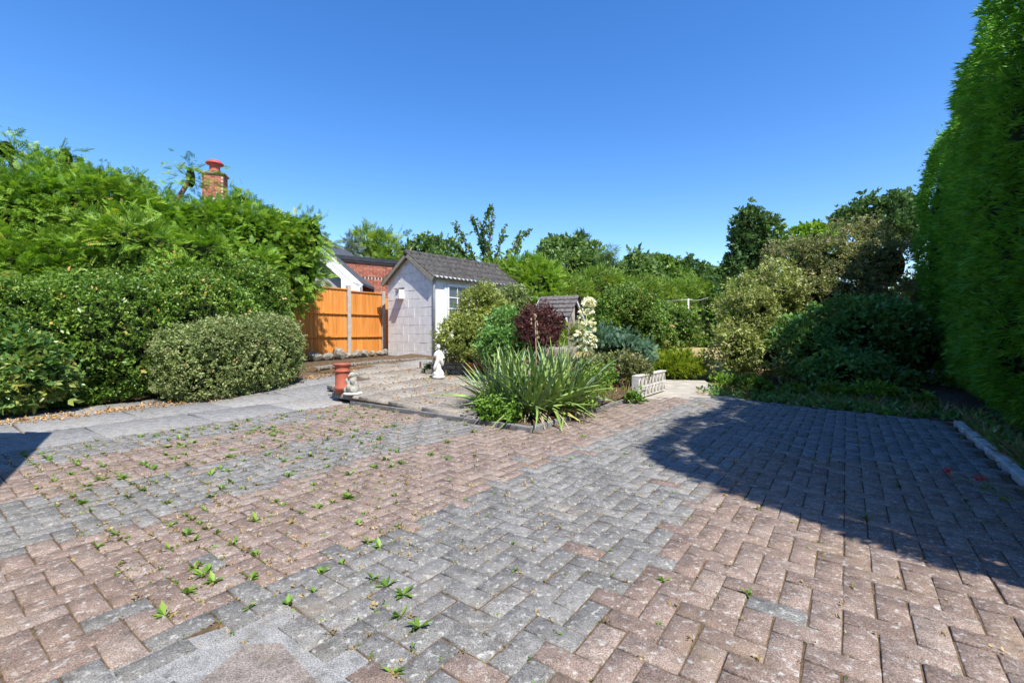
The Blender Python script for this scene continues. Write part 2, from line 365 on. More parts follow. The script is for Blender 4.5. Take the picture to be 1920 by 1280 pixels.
for i in range(-70, 16):
    for j in range(-16, 86):
        k = (i + j) % 4
        if k == 0: wc, uc, vert = (i + 1) * U, (j + .5) * U, False
        elif k == 2: wc, uc, vert = (i + .5) * U, (j + 1) * U, True
        else: continue
        x, y = XY(wc, uc)
        if not inpoly(x, y, drive) or inpoly(x, y, patchW): continue
        if y < .7 or abs(x) > 1.25 * y + .5: continue
        d = math.hypot(x, y); col = band(wc + random.gauss(0, .02), uc)
        if random.random() < .015: col = 'grey' if col == 'red' else 'red'
        inview = y > 1.15 and abs(x) < 1.13 * y
        bl.append((0 if inview else 1, d, x, y, vert, col))
bl.sort(); rest = {'red': [], 'grey': []}
for q, (o_, d, x, y, vert, col) in enumerate(bl):
    rz = -TH + (math.pi / 2 if vert else 0) + random.gauss(0, .008); loc = (x + random.gauss(0, .0012), y + random.gauss(0, .0012), random.gauss(0, .0012))
    tl = (random.gauss(0, .004), random.gauss(0, .004), rz)
    if q < 290: link('brick', random.choice(BM[col]), None, dr, loc, tl)
    else: rest[col].append((loc, tl))
for col, L in rest.items():
    vs = []; tn = []; base = np.array([v.co[:] for v in BM[col][0].vertices])
    for loc, tl in L:
        Mx = np.array(Euler(tl).to_matrix()); vs.append(base @ Mx.T + np.array(loc)); tn += [random.random()] * 12
    T0 = np.array([p.vertices[:] for p in BM[col][0].polygons]); T = np.concatenate([T0 + 12 * k for k in range(len(L))])
    tag(link('bricks', npmesh('bricks', np.concatenate(vs), T, tn), M['brick_' + col], dr), kind='stuff')
ctr = (sum(p[0] for p in patchW) / 5, sum(p[1] for p in patchW) / 5)
pt = poly('mortar_patch', [(p[0] + (p[0] - ctr[0]) * .3, p[1] + (p[1] - ctr[1]) * .3) for p in patchW], lambda x, y: -.004, M['patch'], None, dr)
cvP = [(318, 1330), (450, 1218), (520, 1214), (625, 1330)]
poly('concrete_cover', [(at(px, py, CH * F / (py - HZ)).x, CH * F / (py - HZ)) for px, py in cvP], lambda x, y: .003, M['cover'], None, dr)
# kerb on the right edge
kb = MB(); a = XY(.93, .5); b = XY(.95, 6.6)
tag(kb.bar((a[0], a[1], .0), (b[0], b[1], .0), .07, .07).build('kerb', M['kerb'], None, .01), kind='structure')

# slab path in front of the hedge
def slabs(parent, w0, w1, u0, u1, dw, du, zf, m, stag=.0, skip=None, th=.05):
    i = 0; wv = w0
    while wv < w1 - .05:
        we = min(wv + dw, w1); uv = u0 - (stag if i % 2 else 0)
        while uv < u1:
            ue = min(uv + du, u1); s0 = max(uv, u0); wc, uc = (wv + we) / 2, (s0 + ue) / 2; x, y = XY(wc, uc)
            if ue - s0 > .1 and not (skip and skip(x, y)):
                hx, hy = (we - wv) / 2 - .008, (ue - s0) / 2 - .008; V = []
                for ins, z in ((0, -th), (0, -.006), (.006, 0)):
                    for sx, sy in ((-1, -1), (1, -1), (1, 1), (-1, 1)):
                        X, Yy = XY(wc + sx * (hx - ins), uc + sy * (hy - ins)); V.append((X, Yy, zf(X, Yy) + z + random.gauss(0, .001)))
                off = random.gauss(0, .004); V = [(a, b, c + off) for a, b, c in V]
                T = [(4 * k + q, 4 * k + (q + 1) % 4, 4 * k + 4 + (q + 1) % 4, 4 * k + 4 + q) for k in (0, 1) for q in range(4)] + [(8, 9, 10, 11)]
                link('slab', npmesh('slab', V, T, [random.random()] * 12), m, parent)
            uv += du
        wv += dw; i += 1
sp = poly('slab_path', [XY(-8.2, -2), XY(-5.37, -2), XY(-5.37, 3.66), XY(-5.5, 4.1), XY(-6.5, 8), XY(-9, 8), XY(-8.6, 4)], lambda x, y: -.012 + max(0, .078 * (y - 6.4)), M['joint'])
zp = lambda x, y: .004 + max(0, .078 * (y - 6.4))
slabs(sp, -7.9, -5.37, -1.5, 7.4, .84, .9, zp, M['slab'], .4)
pa = poly('patio', [XY(-5.3, 3.74), XY(-3.1, 3.74), XY(-3.2, 6), XY(-6.2, 8.2), XY(-9.5, 8.4), XY(-8.0, 5.2)], lambda x, y: zi(y) - .028, M['joint'])
slabs(pa, -9.4, -3.1, 3.70, 8.3, .6, .6, lambda x, y: zi(y), M['patio'], .3, lambda x, y: not inpoly(x, y, [XY(-5.38, 3.6), XY(-3.05, 3.6), XY(-3.2, 6), XY(-6.0, 8.4), XY(-9.6, 8.4), XY(-7.2, 5.0)]), .07)
# retaining edge under the patio front and bed corner
eb = MB()
for (w0, u0), (w1, u1) in (((-5.36, 3.72), (-2.45, 3.72)), ((-2.47, 3.752), (-2.47, 6.2))):
    a = XY(w0, u0); b = XY(w1, u1); eb.bar((a[0], a[1], -.02), (b[0], b[1], -.02), .06, .12)
tag(eb.build('patio_edging', M['slab'], None, .008), kind='structure')
# kerb course of small stones by the shed
st_root = empty('stone_edging', (at(640, 690, 9.4).x, 9.4, zi(9.4)), 0, 'low curved edging course of weathered grey stones across the patio', 'edging')
ps = [at(590, 700, 9.0), at(640, 693, 9.5), at(690, 687, 10), at(745, 679, 10.5), at(800, 673, 10.9)]
for i in range(26):
    t = i / 26 * 4; k = int(t); p = ps[k].lerp(ps[k + 1], t - k); q = ps[k].lerp(ps[k + 1], min(1, t - k + .9 / 6.5)); p.z = zi(p.y) + .02; q.z = zi(q.y) + .02
    MB().bar(p - st_root.location, q - st_root.location, .13, .05 + random.uniform(0, .02)).build('stone', M['patio'], st_root, .012)

# ------------------------------------------------------------------ the house whose corner shades the drive (left, behind the viewer)
M['render'] = plain('cream render', (.55, .5, .42), .9, .1, 3, .4); M['rooftile'] = plain('brown roof', (.12, .08, .06), .9, .3, 5, .4)
hr = empty('house', (-3.6, 2.82, -.05), R(38), 'cream rendered house corner beside the driveway slabs', 'house')
MB().box(-9, 0, -9, 0, 0, 2.45).build('wall', M['render'], hr)
MB().add([(-9, -9, 2.45), (0, -9, 2.45), (-4.5, -9, 7.2), (-9, 0, 2.45), (0, 0, 2.45), (-4.5, 0, 7.2)], [(0, 1, 2), (5, 4, 3), (0, 3, 4, 1)]).build('gable', M['render'], hr)
MB().add([(.1, -9.1, 2.36), (-4.5, -9.1, 7.25), (-9.1, -9.1, 2.36), (.1, .08, 2.36), (-4.5, .08, 7.25), (-9.1, .08, 2.36), (.1, -9.1, 2.48), (-4.5, -9.1, 7.4), (-9.1, -9.1, 2.48), (.1, .08, 2.48), (-4.5, .08, 7.4), (-9.1, .08, 2.48)], [(0, 1, 4, 3), (1, 2, 5, 4), (6, 9, 10, 7), (7, 10, 11, 8), (0, 3, 9, 6), (2, 8, 11, 5), (3, 4, 10, 9), (4, 5, 11, 10), (0, 6, 7, 1), (1, 7, 8, 2)]).build('roof', M['rooftile'], hr)

# ------------------------------------------------------------------ shed
M['white_block'] = plain('whitewashed block', (.77, .755, .73), .9, .12, 7, .5, .2, c2=(.86, .845, .82))
M['white_paint'] = plain('white paint', (.78, .78, .76), .55, .06, 5, .1)
M['blue_white'] = plain('pale fascia paint', (.66, .72, .76), .5, .08, 5)
M['tile'] = plain('concrete tile', (.065, .06, .057), .95, .3, 9, .7, .15, c2=(.105, .10, .094))
M['verge'] = plain('mossy mortar', (.28, .25, .19), .95, .4, 25, .6)
M['pipe'] = plain('grey pipe', (.33, .36, .36), .5, .15, 6)
M['timber_dark'] = plain('dark timber', (.10, .07, .05), .8, .3, 15, .3)
M['galv'] = plain('galvanised', (.5, .5, .5), .5, .1, 9)
gl = NT('window glass', .08, .6); gl.col((.06, .075, .085)); M['glass'] = gl.m
A = R(40); sW, sL, eH, rH = 1.85, 3.25, 2.0, 2.62
shed = empty('garden_shed', (-1.93, 11.3, .32), -A, 'whitewashed concrete block shed with dark tiled pitched roof', 'shed')
# local frame: +x along gable to the right (towards the long side), +y back along the long wall; origin at the near corner
MB().add([(-sW, 0, -.1), (0, 0, -.1), (0, 0, eH), (-sW / 2, 0, rH - .04), (-sW, 0, eH), (-sW, sL, -.1), (0, sL, -.1), (0, sL, eH), (-sW / 2, sL, rH - .04), (-sW, sL, eH)],
         [(0, 1, 2, 3, 4), (9, 8, 7, 6, 5), (0, 5, 6, 1), (1, 6, 7, 2), (2, 7, 8, 3), (3, 8, 9, 4), (4, 9, 5, 0)]).build('wall', M['white_block'], shed)
for c in range(12):
    z0 = -.08 + c * .222; z1 = z0 + .216; hw = sW / 2 if z1 <= eH else max(0, (rH - .06 - z1) / (rH - eH) * sW / 2)
    if hw < .1: continue
    x = -sW / 2 - hw; end = -sW / 2 + hw; first = .24 if c % 2 else .45
    x -= 0
    while x < end - .03:
        xe = min(x + first, end); first = .45
        if end - xe < .08: xe = end
        pr = .010 + random.uniform(0, .006); MB().box(x + .004, xe - .004, -pr, .01, z0, z1).build('block', M['white_block'], shed, .004)
        x = xe
# long wall: white boarding
for i in range(9):
    MB().box(.0, .018 + random.uniform(0, .003), .06 + i * .355, .06 + i * .355 + .35, -.05, eH - .12).build('board', M['white_paint'], shed)
MB().box(.0, .035, .02, sL - .02, eH - .12, eH + .04).build('fascia', M['blue_white'], shed)
def window(y0, y1, z0, z1, cols, rows):
    f = MB(); t = .055
    f.box(.02, .06, y0, y1, z0, z0 + t).box(.02, .06, y0, y1, z1 - t, z1).box(.02, .059, y0, y0 + t, z0 + t, z1 - t).box(.02, .059, y1 - t, y1, z0 + t, z1 - t)
    w_ = f.build('window', M['white_paint'], shed)
    ph = (z1 - z0 - 2 * t) / rows; pw = (y1 - y0 - 2 * t) / cols
    for a in range(cols):
        for b in range(rows): MB().box(.024, .030, y0 + t + a * pw + .011, y0 + t + (a + 1) * pw - .011, z0 + t + b * ph + .011, z0 + t + (b + 1) * ph - .011).build('pane', M['glass'], w_)
    g = MB()
    for a in range(1, cols): g.box(.022, .05, y0 + t + a * pw - .011, y0 + t + a * pw + .011, z0 + t, z1 - t)
    for b in range(1, rows): g.box(.023, .048, y0 + t, y1 - t, z0 + t + b * ph - .011, z0 + t + b * ph + .011)
    g.build('glazing_bar', M['white_paint'], w_)
window(.42, 1.12, .9, 1.84, 2, 3); window(1.9, 2.9, .9, 1.84, 3, 3)
MB().box(.02, .05, .33, .40, -.05, 1.86).build('door_post', M['blue_white'], shed)
# roof
sl_ = math.atan2(rH - eH, sW / 2); rl = math.hypot(rH - eH, sW / 2) + .16
def tilemesh(seed):
    n = 12; wd = .30; V = []; r = random.Random(seed)
    for yy, zz in ((0, .0), (.36, -.012)):
        for lay in (0, -.016):
            for i in range(n + 1):
                t = i / n; V.append((t * wd - wd / 2, -yy, zz + lay + .034 * max(0, math.sin(t * 4 * math.pi)) ** .8 + r.uniform(-.002, .002)))
    k = n + 1; T = []
    for i in range(n): T += [(i, i + 1, 2 * k + i + 1, 2 * k + i), (2 * k + i, 2 * k + i + 1, 3 * k + i + 1, 3 * k + i), (k + i, 3 * k + i, 3 * k + i + 1, k + i + 1)]
    return npmesh('tile', V, T)
TL = [tilemesh(i) for i in range(4)]
for me in TL: me.materials.append(M['tile'])
for side in (1, -1):
    deck = MB(); c, s = math.cos(sl_), math.sin(sl_)
    p = lambda d, y, up=0: (-sW / 2 + side * (d * c + up * s), y, rH - d * s + up * c)
    deck.add([p(0, -.12), p(0, sL + .12), p(rl, sL + .12), p(rl, -.12), p(0, -.12, .03), p(0, sL + .12, .03), p(rl, sL + .12, .03), p(rl, -.12, .03)], [(0, 1, 2, 3), (7, 6, 5, 4), (0, 4, 5, 1), (2, 6, 7, 3), (1, 5, 6, 2), (0, 3, 7, 4)])
    dk = deck.build('roof', M['verge'], shed)
    for r_ in range(4):
        for k in range(12):
            d0 = r_ * (rl / 4) - .02; y = -.12 + .292 * k + .15
            m4 = Matrix(((0, -side * c, side * s, p(d0, y, .04 + .006)[0]), (1 if side > 0 else -1, 0, 0, y), (0, s, c, p(d0, y, .046)[2]), (0, 0, 0, 1)))
            # x along the eave, -y down the slope
            m4 = Matrix((( 0, -side * c, side * s, p(d0, y, .046)[0]), (side, 0, 0, y), (0, s, c, p(d0, y, .046)[2]), (0, 0, 0, 1)))
            t = link('tile', random.choice(TL), None, dk); t.matrix_local = m4 @ Matrix.Rotation(R(-4.2), 4, 'X') @ Matrix.Rotation(random.gauss(0, .012), 4, 'Z')
for k in range(8):
    MB().tube([(-sW / 2, -.13 + k * .437, rH + .035), (-sW / 2, -.13 + (k + 1) * .437 - .012, rH + .04)], .085, 10).build('ridge_tile', M['tile'], shed)
for side in (1, -1):
    c, s = math.cos(sl_), math.sin(sl_); a = (-sW / 2 , -.11, rH - .015); b = (-sW / 2 + side * rl * c, -.11, rH - rl * s - .015)
    MB().bar(a, b, .035, .09).build('bargeboard', M['verge'], shed)
g = MB(); g.tube([(.11, -.1, eH - .03), (.11, sL + .1, eH - .05)], .05, 8).build('gutter', M['pipe'], shed)
MB().tube([(.10, .0, eH - .03), (.055, -.02, eH - .22), (.05, -.02, .0)], .034, 8).build('downpipe', M['pipe'], shed)
bb = empty('bird_box', shed.matrix_basis @ Vector((-1.22, -.016, 1.62)), -A, 'small white nest box hung on the shed gable', 'bird box')
MB().box(-.085, .085, -.15, 0, -.12, .12).build('box', M['white_paint'], bb, .004)
MB().add([(-.1, -.19, .125), (.1, -.19, .125), (.1, .0, .16), (-.1, .0, .16), (-.1, -.19, .14), (.1, -.19, .14), (.1, .0, .175), (-.1, .0, .175)], [(0, 1, 2, 3), (7, 6, 5, 4), (0, 4, 5, 1), (1, 5, 6, 2), (2, 6, 7, 3), (3, 7, 4, 0)]).build('lid', M['timber_dark'], bb)
MB().lathe([(.017, 0), (.017, .004)], 12).build('dark_hole_disc', M['core'], bb, rot=(R(90), 0, 0), loc=(.0, -.15, .04))  # solid dark disc, the darkness of the opening is put in as colour

# ------------------------------------------------------------------ fence
t = NT('orange fence wood', .75, .2)
wv = t.n('TexWave'); wv.inputs['Scale'].default_value = 9; wv.inputs['Distortion'].default_value = 6; wv.inputs['Detail'].default_value = 3; wv.bands_direction = 'X'
oi = t.n('ObjectInfo'); vm = t.n('VectorMath', operation='MULTIPLY'); t.l(t.pos(), vm.inputs[0]); vm.inputs[1].default_value = (6, 6, .5)
n_ = t.noise(2.5, 5, .6, vm.outputs[0]); c_ = t.ramp(n_, [(.25, (.50, .175, .035)), (.5, (.66, .26, .055)), (.8, (.74, .35, .10))])
t.col(t.mix(1.0, c_, t.ramp(oi.outputs['Random'], [(0, .86), (1, 1.08)]), 'MULTIPLY')); t.bump(n_, .3, .004); M['fence'] = t.m
M['post'] = plain('concrete post', (.42, .38, .33), .9, .2, 9, .4)
fo = XY(*WU(-4.31, 12.15)); fz = .30
fence = empty('panel_fence', (-4.31, 12.15, fz), math.pi / 2 - TH, 'orange stained close board fence with grey concrete posts beside the shed', 'fence')
def panel(x0, x1, h0, h1):
    n = max(2, round((x1 - x0) / .1)); d = (x1 - x0) / n
    for i in range(n):
        a = x0 + i * d; zt = h0 + (h1 - h0) * i / n
        MB().add([(a - .01, -.012, .02), (a + d, -.002, .02), (a + d, .010, .02), (a - .01, .004, .02), (a - .01, -.012, zt), (a + d, -.002, zt), (a + d, .010, zt), (a - .01, .004, zt)], [(0, 1, 5, 4), (1, 2, 6, 5), (2, 3, 7, 6), (3, 0, 4, 7), (4, 5, 6, 7), (3, 2, 1, 0)]).build('board', M['fence'], fence)
    for z in (.52, 1.12): MB().box(x0, x1, -.05, -.012, z, z + .035).build('rail', M['fence'], fence)
    MB().box(x0, x1, -.035, .03, h1 + .0, h1 + .03).build('capping', M['fence'], fence)
panel(-1.88, -.055, 1.76, 1.76); panel(.055, 1.06, 1.72, 1.72); panel(-3.8, -1.99, 1.76, 1.76)
for x, h in ((0, 1.88), (1.115, 1.80), (-1.935, 1.86)):
    MB().box(x - .05, x + .05, -.06, .05, -.1, h).build('post', M['post'], fence, .012)
MB().box(1.18, 1.32, .0, .05, 0, 1.62).build('end_board', M['fence'], fence)

# rubble stones along the fence foot
def rockmesh(seed):
    r = random.Random(seed); bm = bmesh.new(); bmesh.ops.create_icosphere(bm, subdivisions=2, radius=1)
    k = [Vector((r.gauss(0, 1), r.gauss(0, 1), r.gauss(0, 1))).normalized() for _ in range(9)]
    for v in bm.verts:
        for q in k:
            d = v.co.dot(q) - .72
            if d > 0: v.co -= q * d * .85
        v.co *= r.uniform(.96, 1.04)
    me = bpy.data.meshes.new('rock'); bm.to_mesh(me); bm.free(); return me
M['rock'] = plain('rubble stone', (.20, .18, .15), .95, .4, 14, .8, .15, c2=(.36, .33, .27), bscale=40)
for i, (px, py, sx, sz, lab) in enumerate(((590, 674, .22, .13, 'dark'), (615, 672, .16, .1, ''), (634, 668, .2, .2, ''), (652, 672, .1, .09, ''), (668, 667, .15, .12, ''), (683, 665, .15, .13, ''), (697, 666, .11, .09, ''), (712, 665, .13, .08, ''), (722, 661, .12, .1, ''))):
    Y = 10.9 + i * .19; p = at(px, py, Y)
    me = rockmesh(i + 3)
    tag(link('rubble_stone', me, M['rock'], None, (p.x, Y, zi(Y) + sz * .45), (random.uniform(-.3, .3), random.uniform(-.3, .3), i), (sx, sx * .8, sz)), 'rough grey rubble stone lying along the foot of the orange fence', 'stone', 'rubble stones along the fence foot')

# ------------------------------------------------------------------ neighbours
M['pebble'] = plain('pebbledash', (.36, .34, .31), .95, .25, 60, .9, .15, bscale=90)
t = NT('red facing brick', .85, .25); oi = t.n('ObjectInfo'); c_ = t.ramp(oi.outputs['Random'], [(0, (.24, .075, .045)), (.5, (.36, .115, .065)), (1, (.43, .17, .10))])
t.col(t.mix(1.0, c_, t.ramp(t.noise(40, 4), [(.3, .8), (.7, 1.15)]), 'MULTIPLY')); M['facing'] = t.m
M['mortar'] = plain('mortar', (.55, .47, .41), .95, .15, 30)
M['felt'] = plain('black roof edge', (.03, .034, .04), .6, .3, 5)
M['slate'] = plain('slate roof', (.07, .075, .085), .8, .3, 6, .4)
M['terracotta'] = plain('terracotta', (.36, .095, .055), .7, .16, 14, .15, .35)
M['lead_red'] = plain('red cowl', (.42, .07, .065), .6, .2, 8)
ob = empty('brick_outbuilding', (at(632, 620, 14.7).x, 14.7, .25), R(-45) , 'red brick flat roofed outbuilding with black roof edge behind the fence', 'building')
ob.rotation_euler = (0, 0, R(36))
BL = 3.3; BH = 3.02
MB().box(0, BL, 0, 3, 0, BH).build('wall', M['mortar'], ob)
bme = [MB().box(-.1075, .1075, -.009, .02, 0, .065).mesh('brick') for _ in range(1)]
bme[0].materials.append(M['facing'])
for r_ in range(15):
    z = BH - .03 - (r_ + 1) * .075
    if r_ == 6: continue
    for k in range(15):
        x = .11 + k * .225 + (.1125 if r_ % 2 else 0)
        if x < BL - .1: link('brick', bme[0], None, ob, (x, 0, z))
for k in range(29): MB().box(.03 + k * .112, .03 + k * .112 + (.075), -.012, .01, BH - .03 - 7 * .075 + .002, BH - .03 - 6 * .075 - .012).build('dentil_brick', M['timber_dark'], ob)
MB().box(-.08, BL + .08, -.09, 3.08, BH, BH + .13).build('roof_edge', M['felt'], ob)
MB().tube([(.42, -.02, BH - .52), (.42, -.22, BH - .53)], .05, 10).build('overflow_pipe', M['white_paint'], ob)
bu = empty('bungalow', (at(671, 620, 13.7).x, 13.7, .2), R(4), 'grey pebbledash bungalow with white bargeboards behind the fence', 'house')
gw, ge, pit = 4.4, 2.13, R(42); gr = gw / 2 * math.tan(pit)
MB().add([(-gw, 0, 0), (-.25, 0, 0), (-.25, 0, ge), (-gw / 2, 0, ge + gr - .25), (-gw, 0, ge), (-gw, 7, 0), (-.25, 7, 0), (-.25, 7, ge), (-gw / 2, 7, ge + gr - .25), (-gw, 7, ge)], [(0, 1, 2, 3, 4), (9, 8, 7, 6, 5), (1, 6, 7, 2), (0, 4, 9, 5), (2, 7, 8, 3), (3, 8, 9, 4), (0, 5, 6, 1)]).build('wall', M['pebble'], bu)
rf = MB()
for sd_ in (0, 1):
    f = (lambda x: x) if sd_ == 0 else (lambda x: -gw - x)
    rf.add([(f(.12), -.14, ge + .02), (f(-gw / 2), -.14, ge + gr + .14), (f(-gw / 2), 7.2, ge + gr + .14), (f(.12), 7.2, ge + .02), (f(.12), -.14, ge + .1), (f(-gw / 2), -.14, ge + gr + .22), (f(-gw / 2), 7.2, ge + gr + .22), (f(.12), 7.2, ge + .1)], [(0, 1, 2, 3), (7, 6, 5, 4), (0, 4, 5, 1), (3, 2, 6, 7), (0, 3, 7, 4)])
roof = rf.build('roof', M['slate'], bu)
for sd_ in (0, 1):
    f = (lambda x: x) if sd_ == 0 else (lambda x: -gw - x)
    MB().bar((f(.1), -.16, ge - .1), (f(-gw / 2), -.16, ge + gr + .02), .04, .3, (0, 1, 0) if 0 else (0, 0, 1)).build('bargeboard', M['white_paint'], bu)
    MB().bar((f(.1), -.175, ge - .02), (f(-gw / 2), -.175, ge + gr + .10), .03, .12).build('bargeboard_trim', M['white_paint'], bu)
    MB().add([(f(.12), -.19, ge - .28), (f(-.42), -.19, ge - .28), (f(-.42), -.19, ge + .2), (f(.12), -.19, ge + .02), (f(.12), .1, ge - .28), (f(-.42), .1, ge - .28), (f(-.42), .1, ge + .2), (f(.12), .1, ge + .02)], [(0, 1, 2, 3), (7, 6, 5, 4), (0, 4, 5, 1), (1, 5, 6, 2), (2, 6, 7, 3), (3, 7, 4, 0)]).build('soffit_box', M['white_paint'], bu)
# main wing with the chimney
hp = at(405, 345, 17); wing = MB().box(-10.5, -6.4, 1.5, 8.2, 0, 2.4); wing.build('wall', M['pebble'], bu)
MB().add([(-11, 1.2, 2.4), (-6.0, 1.2, 2.4), (-6.0, 8.5, 2.4), (-11, 8.5, 2.4), (-11, 4.6, 5.2), (-5, 4.6, 5.2)], [(0, 1, 5, 4), (2, 3, 4, 5), (0, 4, 3), (1, 2, 5), (3, 2, 1, 0)]).build('roof', M['slate'], bu)
ch = at(407, 350, 17); cb = bu.matrix_basis.inverted() @ ch
chm = MB().box(-.4, .4, -.3, .3, -2.2, .42).build('chimney', M['mortar'], bu, loc=cb, rot=(0, 0, R(12)), scale=.84)
for r_ in range(13):
    z = .40 - (r_ + 1) * .075
    for k in range(4 if r_ % 2 else 4):
        x0 = -.408 + k * .2 + (0 if r_ % 2 else 0); h = .5 if (r_ % 2 and k == 0) else 1
        a = -.408 + (k * .21 - (.1 if r_ % 2 else 0)); b = min(a + .2, .408); a = max(a, -.408)
        MB().box(a, b, -.309, -.25, z, z + .065).build('brick', M['facing'], chm)
    for k in range(3): MB().box(-.4085, -.39, -.30 + k * .21, -.30 + k * .21 + .2 - (.02 if k == 2 else 0), z, z + .065).box(.39, .4085, -.30 + k * .21, -.30 + k * .21 + .2 - (.02 if k == 2 else 0), z, z + .065).build('brick', M['facing'], chm)
MB().box(-.47, .47, -.37, .37, .42, .50).build('coping', M['verge'], chm, .01)
MB().lathe([(.24, .5), (.22, .56), (.20, .75), (.21, .85), (.25, .88)], 18).build('chimney_pot', M['terracotta'], chm)
MB().lathe([(.20, .86), (.34, .90), (.35, .94), (.27, 1.02), (.24, 1.06), (.1, 1.09), (.02, 1.10)], 18).build('cowl', M['lead_red'], chm)

# ------------------------------------------------------------------ ornaments on the patio
def blobby(ells, vox=.012):
    bm = bmesh.new()
    for c, r, rot in ells:
        m = Matrix.Translation(c) @ Euler(rot).to_matrix().to_4x4() @ Matrix.Diagonal((r[0], r[1], r[2], 1)); bmesh.ops.create_icosphere(bm, subdivisions=3, radius=1, matrix=m)
    me = bpy.data.meshes.new('carving'); bm.to_mesh(me); bm.free(); return me
def carve(o, vox):
    a = o.modifiers.new('remesh', 'REMESH'); a.mode = 'VOXEL'; a.voxel_size = vox; a.use_smooth_shade = True
    b = o.modifiers.new('smooth', 'SMOOTH'); b.factor = .5; b.iterations = 3
M['stone_white'] = plain('white cast stone', (.62, .60, .55), .85, .2, 16, .4, c2=(.76, .74, .68))
M['stone_grey'] = plain('grey cast stone', (.30, .30, .26), .9, .35, 20, .5, c2=(.46, .44, .36))
p = at(641, 738, 6.35); p.z = zi(p.y)
cp = empty('chimney_pot', p, 0, 'upright terracotta chimney pot standing on the patio corner', 'chimney pot'); k = 1.02
MB().lathe([(.115, 0), (.118, .05), (.135, .065), (.135, .085), (.118, .10), (.112, .30), (.112, .325), (.135, .34), (.135, .352), (.118, .365), (.122, .42), (.15, .445), (.155, .462), (.135, .466), (.10, .462), (.098, .40)], 28).build('pot', M['terracotta'], cp, scale=(.80, .80, .86))
p = at(661, 738, 6.22); p.z = zi(p.y)
rb = empty('rabbit_statue', p, R(-30), 'grey weathered stone rabbit ornament sitting against the terracotta chimney pot', 'statue')
o = link('figure', blobby([((0, 0, .10), (.075, .085, .10), (0, 0, 0)), ((0, .0, .175), (.055, .06, .085), (0, .1, 0)), ((.012, -.015, .262), (.038, .05, .042), (0, 0, 0)), ((.0, -.055, .25), (.022, .028, .022), (0, 0, 0)), ((-.02, .045, .268), (.014, .055, .02), (-.5, 0, .1)), ((.03, .045, .268), (.014, .055, .02), (-.5, 0, -.1)), ((.05, -.05, .17), (.02, .03, .055), (.5, 0, 0)), ((-.045, -.05, .17), (.02, .03, .055), (.5, 0, 0)), ((.065, -.03, .06), (.03, .07, .05), (0, 0, 0)), ((-.065, -.03, .06), (.03, .07, .05), (0, 0, 0)), ((0, -.075, .1), (.035, .03, .04), (0, 0, 0)), ((0, .09, .06), (.035, .035, .035), (0, 0, 0))]), M['stone_grey'], rb); carve(o, .009)
MB().lathe([(.11, 0), (.115, .01), (.11, .025), (.09, .028)], 20).build('base', M['stone_white'], rb, scale=(1, 1.15, 1))
p = at(822, 706, 7.75); p.z = zi(7.75)
stt = empty('draped_statue', p, R(15), 'white cast stone draped figure on a round plinth by the raised bed', 'statue')
MB().lathe([(.105, 0), (.108, .035), (.095, .045), (.095, .06), (.10, .075), (.085, .10), (.07, .12)], 24).build('plinth', M['stone_white'], stt)
E = []
for i in range(14):
    z = .11 + i * .018; a = i * .42; r = .07 - i * .0018; E.append(((.012 * math.cos(a), .012 * math.sin(a), z), (r, r * .8, .03), (.35 * math.cos(a), .35 * math.sin(a), a)))
E += [((.0, 0, .36), (.055, .042, .075), (0, .1, 0)), ((.005, 0, .43), (.06, .04, .04), (0, 0, 0)), ((0, 0, .475), (.02, .02, .04), (0, 0, 0)), ((.0, -.008, .525), (.032, .037, .043), (.2, 0, .3)), ((0, .012, .535), (.036, .035, .04), (0, 0, 0)),
      ((.065, -.01, .40), (.02, .022, .06), (0, -.5, 0)), ((.075, -.045, .345), (.018, .05, .018), (0, 0, .4)), ((-.06, -.02, .405), (.02, .022, .055), (.3, .5, 0)), ((-.055, -.06, .40), (.017, .045, .017), (.7, 0, -.4)), ((.05, -.04, .28), (.03, .03, .08), (.2, -.3, 0)), ((-.05, -.03, .22), (.03, .04, .09), (0, .4, 0))]
o = link('figure', blobby(E), M['stone_white'], stt); carve(o, .009)
# little dark plant beside it, low brick bed edge, terracotta bowl
p = at(893, 690, 8.2); p.z = zi(8.2)
tb = empty('terracotta_bowl', p, 0, 'round terracotta planter under the golden bush', 'planter')
MB().lathe([(.12, 0), (.17, .12), (.185, .19), (.20, .195), (.20, .23), (.18, .23), (.17, .19)], 24).build('bowl', M['terracotta'], tb)
MB().lathe([(.178, .195), (.01, .215)], 20).build('soil', M['soil'], tb)
lw = empty('bed_wall', (at(855, 700, 8.35).x, 8.35, zi(8.35)), R(-6), 'low stone bed wall below the golden bush', 'wall')
for k in range(6):
    for r_ in range(2): MB().box(-.55 + k * .235 + r_ * .1, -.55 + k * .235 + .225 + r_ * .1, -.08 + random.uniform(-.01, .01), .08, r_ * .085, r_ * .085 + .078).build('stone', M['patio'], lw, .01)
MB().box(-.6, 1.0, -.1, .1, .172, .2).build('coping', M['rock'], lw, .008)
p = at(788, 685, 9.2); sk = MB().box(-.018, .018, -.018, .018, 0, .13).build('edging_peg', M['timber_dark'], None, .004, loc=(p.x, 9.2, zi(9.2) - .005)); tag(sk, 'short dark wooden peg sticking up from the patio near the shed', 'peg')

